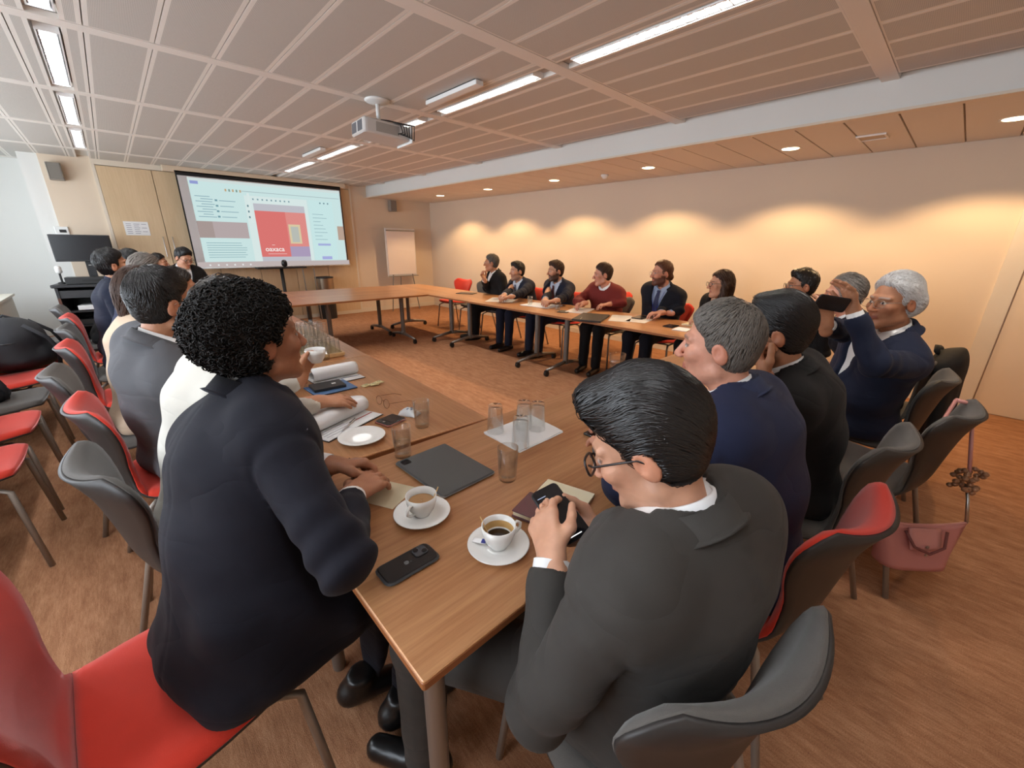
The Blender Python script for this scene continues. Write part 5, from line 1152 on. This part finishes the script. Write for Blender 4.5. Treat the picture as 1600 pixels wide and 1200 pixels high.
# wrapped snack (pale, printed) behind the glass
def packet(P, a, label, d=(.05, .07, .022), c1=(.75, .78, .8), c2=srgb(110, 130, 160), z=T0, tilt=0.):
    t = empty('snack_packet', (P[0], P[1], z), a, label, 'packet')
    MB().grid(lambda u, v: ((u-.5)*d[0], (v-.5)*d[1], .002+d[2]*math.sin(math.pi*u)**.6*math.sin(math.pi*min(max(v, .04), .96))**.5+.002*math.sin(14*u+9*v)), 13, 13, thick=lambda u, v: ((u-.5)*d[0], (v-.5)*d[1], .0)).build('pouch', mat('foil_%d' % int(c1[0]*99+c1[2]*999), c1, .3, .2), t, smooth=True)
    g = MB()
    for k in range(4): g.rbox((d[0]*.22*((k % 2)*2-1)*.6, d[1]*(.12*k-.2), d[2]*.93+.002), (d[0]*.26, d[1]*.09, .0015), .002)
    g.build('print', mat('foilp_%d' % int(c2[0]*999), c2, .5), t); return t
packet(pz(640, 648), .5, 'pale printed snack packet beside the half-full water glass', (.055, .085, .03))
for k, (x, y, a) in enumerate(((572, 603, .3), (585, 602, -.2), (592, 600, .1))): packet(pz(x, y), a, 'small gold and green sweet packet in a little heap near the folders', (.045, .035, .006), srgb(214, 200, 150), srgb(80, 96, 60), z=T0+.004*k)['group'] = 'sweet packets in a heap'
# documents with folded-over pages
def docs(corners, fold, label, stripe, ax):
    P = [pz(x, y, T0) for x, y in corners]; c = sum(P)/4; ex = P[1]-P[0]; a = math.atan2(ex[1], ex[0]); L = np.linalg.norm(ex); Wd = np.linalg.norm(P[3]-P[0]); s = 1 if (ex[0]*(P[3]-P[0])[1]-ex[1]*(P[3]-P[0])[0]) > 0 else -1
    t = empty('document', (P[0][0], P[0][1], T0), a, label, 'document')
    MB().bbox((0, min(0, s*Wd), 0), (L, max(0, s*Wd), .003)).build('backing', m_ph, t); MB().bbox((.003, min(0, s*Wd)+.003, .003), (L-.003, max(0, s*Wd)-.003, .005)).build('pages', m_paper, t)
    g = MB()
    for k in range(9): g.bbox((.02, s*(.03+.018*k)-.0015, .005), (L*(.45+.3*((k*7) % 5)/5), s*(.03+.018*k)+.0015, .0056))
    g.build('print', mat('print_grey', (.35, .35, .4), .8), t)
    MB().bbox((L*.55, s*Wd*.2-.003, .005), (L*.97, s*Wd*.2+.003, .0058)).build('stripe', mat('stripe_%d' % int(stripe[0]*999), stripe, .7), t)
    MB().bbox((L*.62, s*Wd*.45-.012, .005), (L*.70, s*Wd*.45+.012, .0058)).build('emblem', mat('emblem_blue', srgb(60, 66, 120), .7), t)
    # pages rolled back over the top
    y0 = s*Wd*fold
    g = MB()
    def prof(v, off):
        if v < .5: th = math.pi*v*2*.95; return (y0-s*(.01+.035*math.sin(th)), .008+.032*(1-math.cos(th))+off)
        q = (v-.5)*2; return (y0-s*(.01+.035*math.sin(math.pi*.95))+s*(Wd*.62*q), .072-.058*q**1.6+off)
    g.grid(lambda u, v: (.002+u*(L-.004), *prof(v, .0015)), 12, 25, thick=lambda u, v: (.002+u*(L-.004), *prof(v, -.0015))); g.build('turned_pages', m_paper, t, smooth=True)
    return t
docs(((514, 692), (599, 648), (560, 618), (478, 655)), .42, 'open stapled document with pages turned over and a pen on it', srgb(180, 60, 60), 0)
docs(((500, 606), (571, 590), (546, 570), (478, 585)), .4, 'open document with pages turned over beside the black folder', srgb(90, 100, 150), 0)
p1, p2 = pz(534, 674, T0+.009), pz(556, 654, T0+.009); pn = empty('pen', p1, 0, 'silver ballpoint pen lying on the open document', 'pen')
dv = p2-p1; MB().tube([(0, 0, 0), tuple(dv*.12), tuple(dv*.9), tuple(dv)], [.001, .004, .005, .004], 8).build('barrel', m_steel, pn, smooth=True); MB().tube([tuple(dv*.55+Zv*.005), tuple(dv*.95+Zv*.006)], .0014, 6).build('clip', m_ph, pn)
# folders
t, L, Wd, s = slab_thing('folder', ((490, 622), (560, 606), (536, 594), (478, 607)), .006, 'blue folder under the black notebook', 'folder', mat('folder_blue', srgb(52, 78, 110), .5), .004)
t, L, Wd, s = slab_thing('notebook', ((488, 615), (542, 604), (530, 596), (486, 604)), .014, 'black notebook with a small white mark on a blue folder', 'notebook', mat('notebook_black', srgb(40, 40, 42), .5), .004, z=T0+.007); MB().box((L*.2, 0, .0145), (.02, .014, .001)).build('mark', m_paper, t)
# tray with stacked upturned glasses
tc_ = pz(487, 555); tray = empty('tray', (tc_[0], tc_[1], T0), LA, 'light wooden tray full of upturned drinking glasses', 'tray'); mt = mat('tray_wood', srgb(222, 184, 130), .5)
MB().rbox((0, .05, .006), (.34, .42, .012), .02).build('base', mt, tray)
for (c, d) in (((-.165, .05, .018), (.012, .4, .02)), ((.165, .05, .018), (.012, .4, .02)), ((0, -.155, .018), (.34, .012, .02)), ((0, .255, .018), (.34, .012, .02))): MB().rbox(c, d, .004).build('rim', mt, tray)
gp = 'upturned glasses on the tray'
for i in range(4):
    for j in range(5):
        x, y = -.12+.08*i, -.11+.08*j; tumbler((tc_[0]+x, tc_[1]+y, T0+.0125), 'upturned clear glass standing on the tray', gp, up=False, r=.036, h=.10)
for i in range(3):
    for j in range(3):
        x, y = -.08+.08*i, -.03+.08*j; tumbler((tc_[0]+x, tc_[1]+y, T0+.1135), 'upturned clear glass stacked on the other glasses of the tray', 'second layer of glasses on the tray', up=False, r=.036, h=.10)
p = pz(508, 562); tumbler(p, 'empty glass standing beside the glass tray', r=.036, h=.09)
jp = (tc_[0]-.02, tc_[1]+.42); jg = empty('water_jug', (*jp, T0), 0, 'clear glass water jug standing beyond the tray', 'jug')
MB().lathe([(.05, 0), (.055, .01), (.06, .12), (.045, .19), (.05, .23), (.047, .23), (.042, .19), (.056, .12), (.05, .014), (.001, .012)], n=28, cap1=False).build('glass', m_glass, jg, smooth=True); MB().lathe([(.05, .0145), (.0555, .1), (.001, .1)], n=28, cap1=False).build('water', m_water, jg, smooth=True)
p = pz(963, 577); tumbler(p, 'wide glass jar of water beyond the phone man\'s head', r=.05, h=.10, water=.4)
# cup held by the woman in white
W_ = HANDS['white']['L']['W']; hc = W_+V3(.075, .0, .085); cu = empty('coffee_cup', hc-V3(0, 0, .03), 0, 'white cup raised by the woman in white', 'cup')
MB().lathe([(.022, 0), (.024, .004), (.034, .02), (.0405, .04), (.0425, .062), (.0405, .062), (.038, .04), (.031, .021), (.018, .008), (.001, .007)], n=30, cap1=False).build('cup', m_porc, cu, smooth=True)
# pen held by curly man
W_ = HANDS['curly']['L']; p = pz(541, 728, .80); pn = empty('pen', p, 0, 'black pen with a gold tip in the curly-haired man\'s hand', 'pen'); MB().tube([tuple(V3(-.075, -.01, -.02)), (0, 0, .012)], .0045, 8).build('barrel', m_ph, pn, smooth=True); MB().tube([(0, 0, .012), (.016, .003, .018)], .0046, 8).build('tip', mg, pn, smooth=True)
t, L, Wd, s = slab_thing('phone', ((913, 678), (935, 668), (944, 675), (922, 686)), .009, 'black phone on the table in front of the man looking down', 'phone', m_ph, .008)
# --- right row table things
for (x, y), lab in (((828, 477), 'water glass before the bearded man with the dark red tie'), ((871, 487), 'water glass between the red-tied man and the maroon sweater')): tumbler(pz(x, y), lab, water=.6)
def sheet(cs, label, name='paper_sheet', m=m_paper, th=.002, cat='paper', z=T0): return slab_thing(name, cs, th, label, cat, m, .001, z)[0]
sheet(((766, 470), (778, 463), (802, 468), (792, 474)), 'white sheet the dark-haired man is writing on')
sheet(((820, 476), (842, 472), (872, 479), (850, 483)), 'white notepad before the bearded man with red tie', 'notepad', m_paper, .006, 'notepad')
sheet(((889, 487), (905, 480), (922, 485), (908, 491)), 'small white notepad under the hands of the maroon-sweatered man', 'notepad', m_paper, .008, 'notepad')
t, L, Wd, s = slab_thing('folder', ((893, 500), (914, 490.5), (950, 494.5), (938, 506)), .018, 'black leather folder lying before the maroon-sweatered man', 'folder', mat('leather_black', (.022, .021, .02), .45), .008); MB().tube([(-L/2+.02, Wd*.2, .02), (-L*.2, Wd*.25, .021)], .002, 6).build('zip', m_steel, t)
sheet(((952, 501), (957, 491), (988, 495), (981, 504)), 'loose white sheets beside the black leather folder')
sheet(((975, 503), (990, 496), (1022, 499), (1008, 504)), 'white printed sheets before the man with the lanyard')
slab_thing('phone', ((990, 497), (1003, 493), (1012, 496), (999, 500)), .009, 'black phone under the tied-back-hair man\'s hands', 'phone', m_ph, .008, z=T0+.003)
slab_thing('phone', ((1037, 510), (1047, 507), (1060, 510), (1049, 513)), .009, 'black phone beside a small white notepad on the table', 'phone', m_ph, .008)
sheet(((1052, 515), (1062, 511), (1080, 515), (1070, 519)), 'small white notepad before the long-haired woman', 'notepad', m_paper, .006, 'notepad')
sheet(((1069, 507), (1078, 504), (1092, 508), (1082, 511)), 'pale booklet before the long-haired woman', 'notepad', m_cream, .008, 'notepad')
slab_thing('phone', ((720, 458), (728, 456), (738, 459), (730, 461)), .009, 'black phone before the man in the open white shirt', 'phone', m_ph, .008)
slab_thing('wooden_coaster', ((874, 487.5), (881, 484.5), (889, 487), (882, 490)), .006, 'dark square coaster beside the water glass', 'coaster', mat('coaster', (.03, .02, .015), .5), .004)
# phone of the man before the cupboards
held_phone(V3(.79, 7.02, .93), V3(.1, -.6, .5), V3(0, .6, .8), 'dark phone in the hands of the man before the cupboards')
# ---------------------------------------------------------------- bags and coat
m_nyl = mat('black_nylon', (.014, .014, .018), .7, bump=.3, bscale=300)
def backpack(c, label, sx=.17, sy=.15, sz=.24, rz=0., lean=.0):
    c = np.asarray(c, float); t = empty('backpack', c, rz, label, 'backpack')
    def f(P): 
        d = smin(el(P, (lean*.2, 0, sz*.95), (sx, sy, sz)), el(P, (0, 0, sz*.45), (sx*1.08, sy*1.1, sz*.5)), .06); d = smin(d, el(P, (sx*.8, 0, sz*.55), (.07, sy*.8, sz*.45)), .03); return smax(d+.007*wig(P, 30, 9), -P[:, 2], .01)
    V, F = nets(f, (-.36, -.36, -.02), (.36, .36, sz*2.2), .015); npmesh('body', V, F, m_nyl, t)
    for s in (-1, 1): MB().tube([(sx*.5, s*sy*.5, sz*1.7), (sx*1.05, s*sy*.6, sz*1.2), (sx*1.25, s*sy*.6, sz*.7), (sx*1.15, s*sy*.6, .03)], .016, 8, flat=.4).build('strap', m_nyl, t, smooth=True)
    MB().tube([(-.03, 0, sz*1.9), (0, 0, sz*2.02), (.05, 0, sz*1.88)], .009, 8).build('grab_handle', m_nyl, t, smooth=True)
    MB().tube([(sx*.72*math.cos(a)+.0, sy*.98*math.sin(a), sz*1.25+.02*math.cos(2*a)) for a in np.linspace(0, 2*math.pi, 24)[:-1]], .004, 6, closed=True).build('zip', mat('zip_grey', (.05, .05, .05), .4), t)
backpack((-.72, 5.05, .47), 'large black backpack sitting on the red window-side chairs', .20, .3, .21, 0)
backpack((-.80, 4.0, .47), 'small dark bag on the empty charcoal window-side chair', .10, .12, .11, .2)
# coat over a chair back
def coat():
    t = empty('coat', (3.58, .2, 0), -math.radians(4), 'black coat draped over a chair back, hanging to the floor', 'coat')
    def f(P):
        d = el(P, (0, -.27, .80), (.25, .075, .10)); d = smin(d, el(P, (.02, -.315, .55), (.24, .055, .36)), .05); d = smin(d, el(P, (.12, -.30, .26), (.10, .05, .2)), .05); d = smin(d, rc(P, (.22, -.27, .78), (.26, -.30, .34), .06, .045), .04)
        return d+.009*np.sin(P[:, 0]*48+4*P[:, 2])*np.clip((.85-P[:, 2])*2, 0, 1)+.004*wig(P, 40, 3)
    V, F = nets(f, (-.4, -.45, .02), (.42, -.12, .98), .014); npmesh('cloth', V, F, mat('coat_black', (.008, .008, .009), .85, bump=.2, bscale=500), t)
    MB().tube([(-.10, -.22, .885), (0, -.21, .90), (.10, -.22, .885)], .02, 8, flat=.5).build('collar', mat('coat_black', (0, 0, 0)), t, smooth=True)
coat()
# pink handbag hanging from the chair back
def handbag():
    mp = mat('pink_nylon', srgb(196, 130, 126), .55, bump=.12, bscale=400, var=.05, vscale=10); ml = mat('pink_leather', srgb(206, 142, 136), .4)
    c = pz(1427, 850, .24); HB = Vector((c[0], c[1], 0))
    t = empty('handbag', HB, math.radians(-46), 'pink nylon handbag hanging by its strap from a charcoal chair', 'handbag')
    z0, z1 = .15, .36
    def fr(u, v, s):
        wv = .135+.045*v; th = (.055*(1-v)+.008)*(1-(2*u-1)**6*.6); sag = -.02*(1-(2*u-1)**2)*v
        return ((2*u-1)*wv, s*th, z0+(z1-z0)*v+sag)
    MB().grid(lambda u, v: fr(u, v, -1), 17, 11, thick=lambda u, v: fr(u, v, 1)).build('body', mp, t, smooth=True)
    MB().tube([fr(u, 1, 0) for u in np.linspace(0, 1, 12)], .006, 6).build('zip_edge', ml, t, smooth=True)
    MB().grid(lambda u, v: (-.065+.13*u, -.022-.035*v, z1-.022-.085*v), 7, 7, thick=lambda u, v: (-.065+.13*u, -.016-.035*v, z1-.022-.085*v)).build('flap', ml, t, smooth=True)
    for zz, yy in ((z1-.09, -.056), (z1-.125, -.062)): MB().lathe([(.007, 0), (.006, .003), (.001, .0035)], (0, yy, zz), 12, R=Matrix.Rotation(math.pi/2, 3, 'X')).build('snap', m_steel, t)
    MB().tube([(-.085, -.03, z1-.03), (-.06, -.065, z1-.085), (0, -.075, z1-.11), (.06, -.065, z1-.085), (.085, -.03, z1-.03)], .006, 6).build('handle', mat('pink_piping', srgb(120, 66, 64), .5), t, smooth=True)
    iv = Matrix.Rotation(math.radians(46), 3, 'Z')
    def loc(P): return iv @ (Vector(P)-HB)
    top = loc(pz(1521, 632, .83)); top2 = loc(pz(1494, 625, .845))
    e1 = Vector(fr(1, 1, 0)); e0 = Vector(fr(0, 1, 0)); k1 = top.lerp(e1, .62)
    MB().tube([top2, top2.lerp(top, .5), top, top.lerp(k1, .5), k1], [.010]*5, 8, flat=.7).build('strap', ml, t, smooth=True)
    MB().tube([top2, top2.lerp(e0, .5), e0], [.010]*3, 8, flat=.7).build('strap', ml, t, smooth=True)
    g = MB(); random.seed(5)
    for i in range(34):
        p = k1+Vector((random.uniform(-.034, .034), random.uniform(-.034, .034), random.uniform(-.06, .04))); g.lathe([(.001, -.012), (.010, -.006), (.012, 0), (.010, .006), (.001, .012)], p, 8)
    g.build('charm_beads', mat('charm', srgb(160, 120, 90), .3, .3, var=.6, vscale=60), t, smooth=True)
    MB().tube([k1-Vector((0, 0, .03)), k1.lerp(e1, .5), e1], .006, 8).build('clasp', m_steel, t, smooth=True)
handbag()
# ---------------------------------------------------------------- projector
pj = empty('projector', (1.86, 3.62, ZC), 0, 'white projector hanging from the ceiling on a short pole with cables', 'projector')
MB().lathe([(.10, .0), (.10, -.008), (.085, -.018), (.03, -.028), (.02, -.03)], n=28).build('ceiling_rose', MATS['matte_white'], pj, smooth=True)
MB().tube([(0, 0, -.02), (0, 0, -.15)], .016, 10).build('pole', MATS['matte_white'], pj, smooth=True)
MB().box((0, .02, -.15), (.05, .05, .03)).build('bracket', m_blk, pj)
bx_ = MB().rbox((0, 0, 0), (.40, .30, .11), .03).build('body', mat('projector_white', srgb(206, 202, 198), .45), pj, loc=(.04, .06, -.215)); bx_.rotation_euler = (0, math.radians(3), math.radians(-4))
for k in range(2): MB().rbox((-.2005, -.065+.13*k, 0), (.004, .10, .075), .0015).build('vent', mat('projector_vent', srgb(96, 96, 100), .6), bx_)
MB().rbox((.0, -.1505, 0), (.2, .004, .07), .0015).build('port_panel', mat('projector_panel', srgb(160, 156, 150), .5), bx_); MB().rbox((.205, -.03, -.005), (.012, .3, .13), .004).build('side_plate', MATS['matte_white'], bx_)
MB().tube([(.08, .15, 0), (.08, .165, 0)], .04, 16).build('lens', m_scr, bx_)
random.seed(9)
for k in range(6):
    x = .04+.02*k; MB().tube([(0, -.02, .09), (.03+.01*k, -.10, .075), (x+.05, -.20-.01*k, .04), (x+.08, -.18, -.01-.008*k), (x+.05, -.15, -.02)], .005, 6).build('cable', m_blk, bx_, smooth=True)
# floor cables near the rack
random.seed(4)
for k in range(3):
    MB().tube([(-1.1+.1*k, 8.3-.25*k, .008), (-.8, 8.1-.2*k, .008), (-.55, 7.9-.1*k, .008), (-.35, 8.1, .008)], .008, 6).build('floor_cable', m_blk, label='black cable trailing over the carpet near the equipment cabinet', cat='cable', group='cables on the carpet', smooth=True)
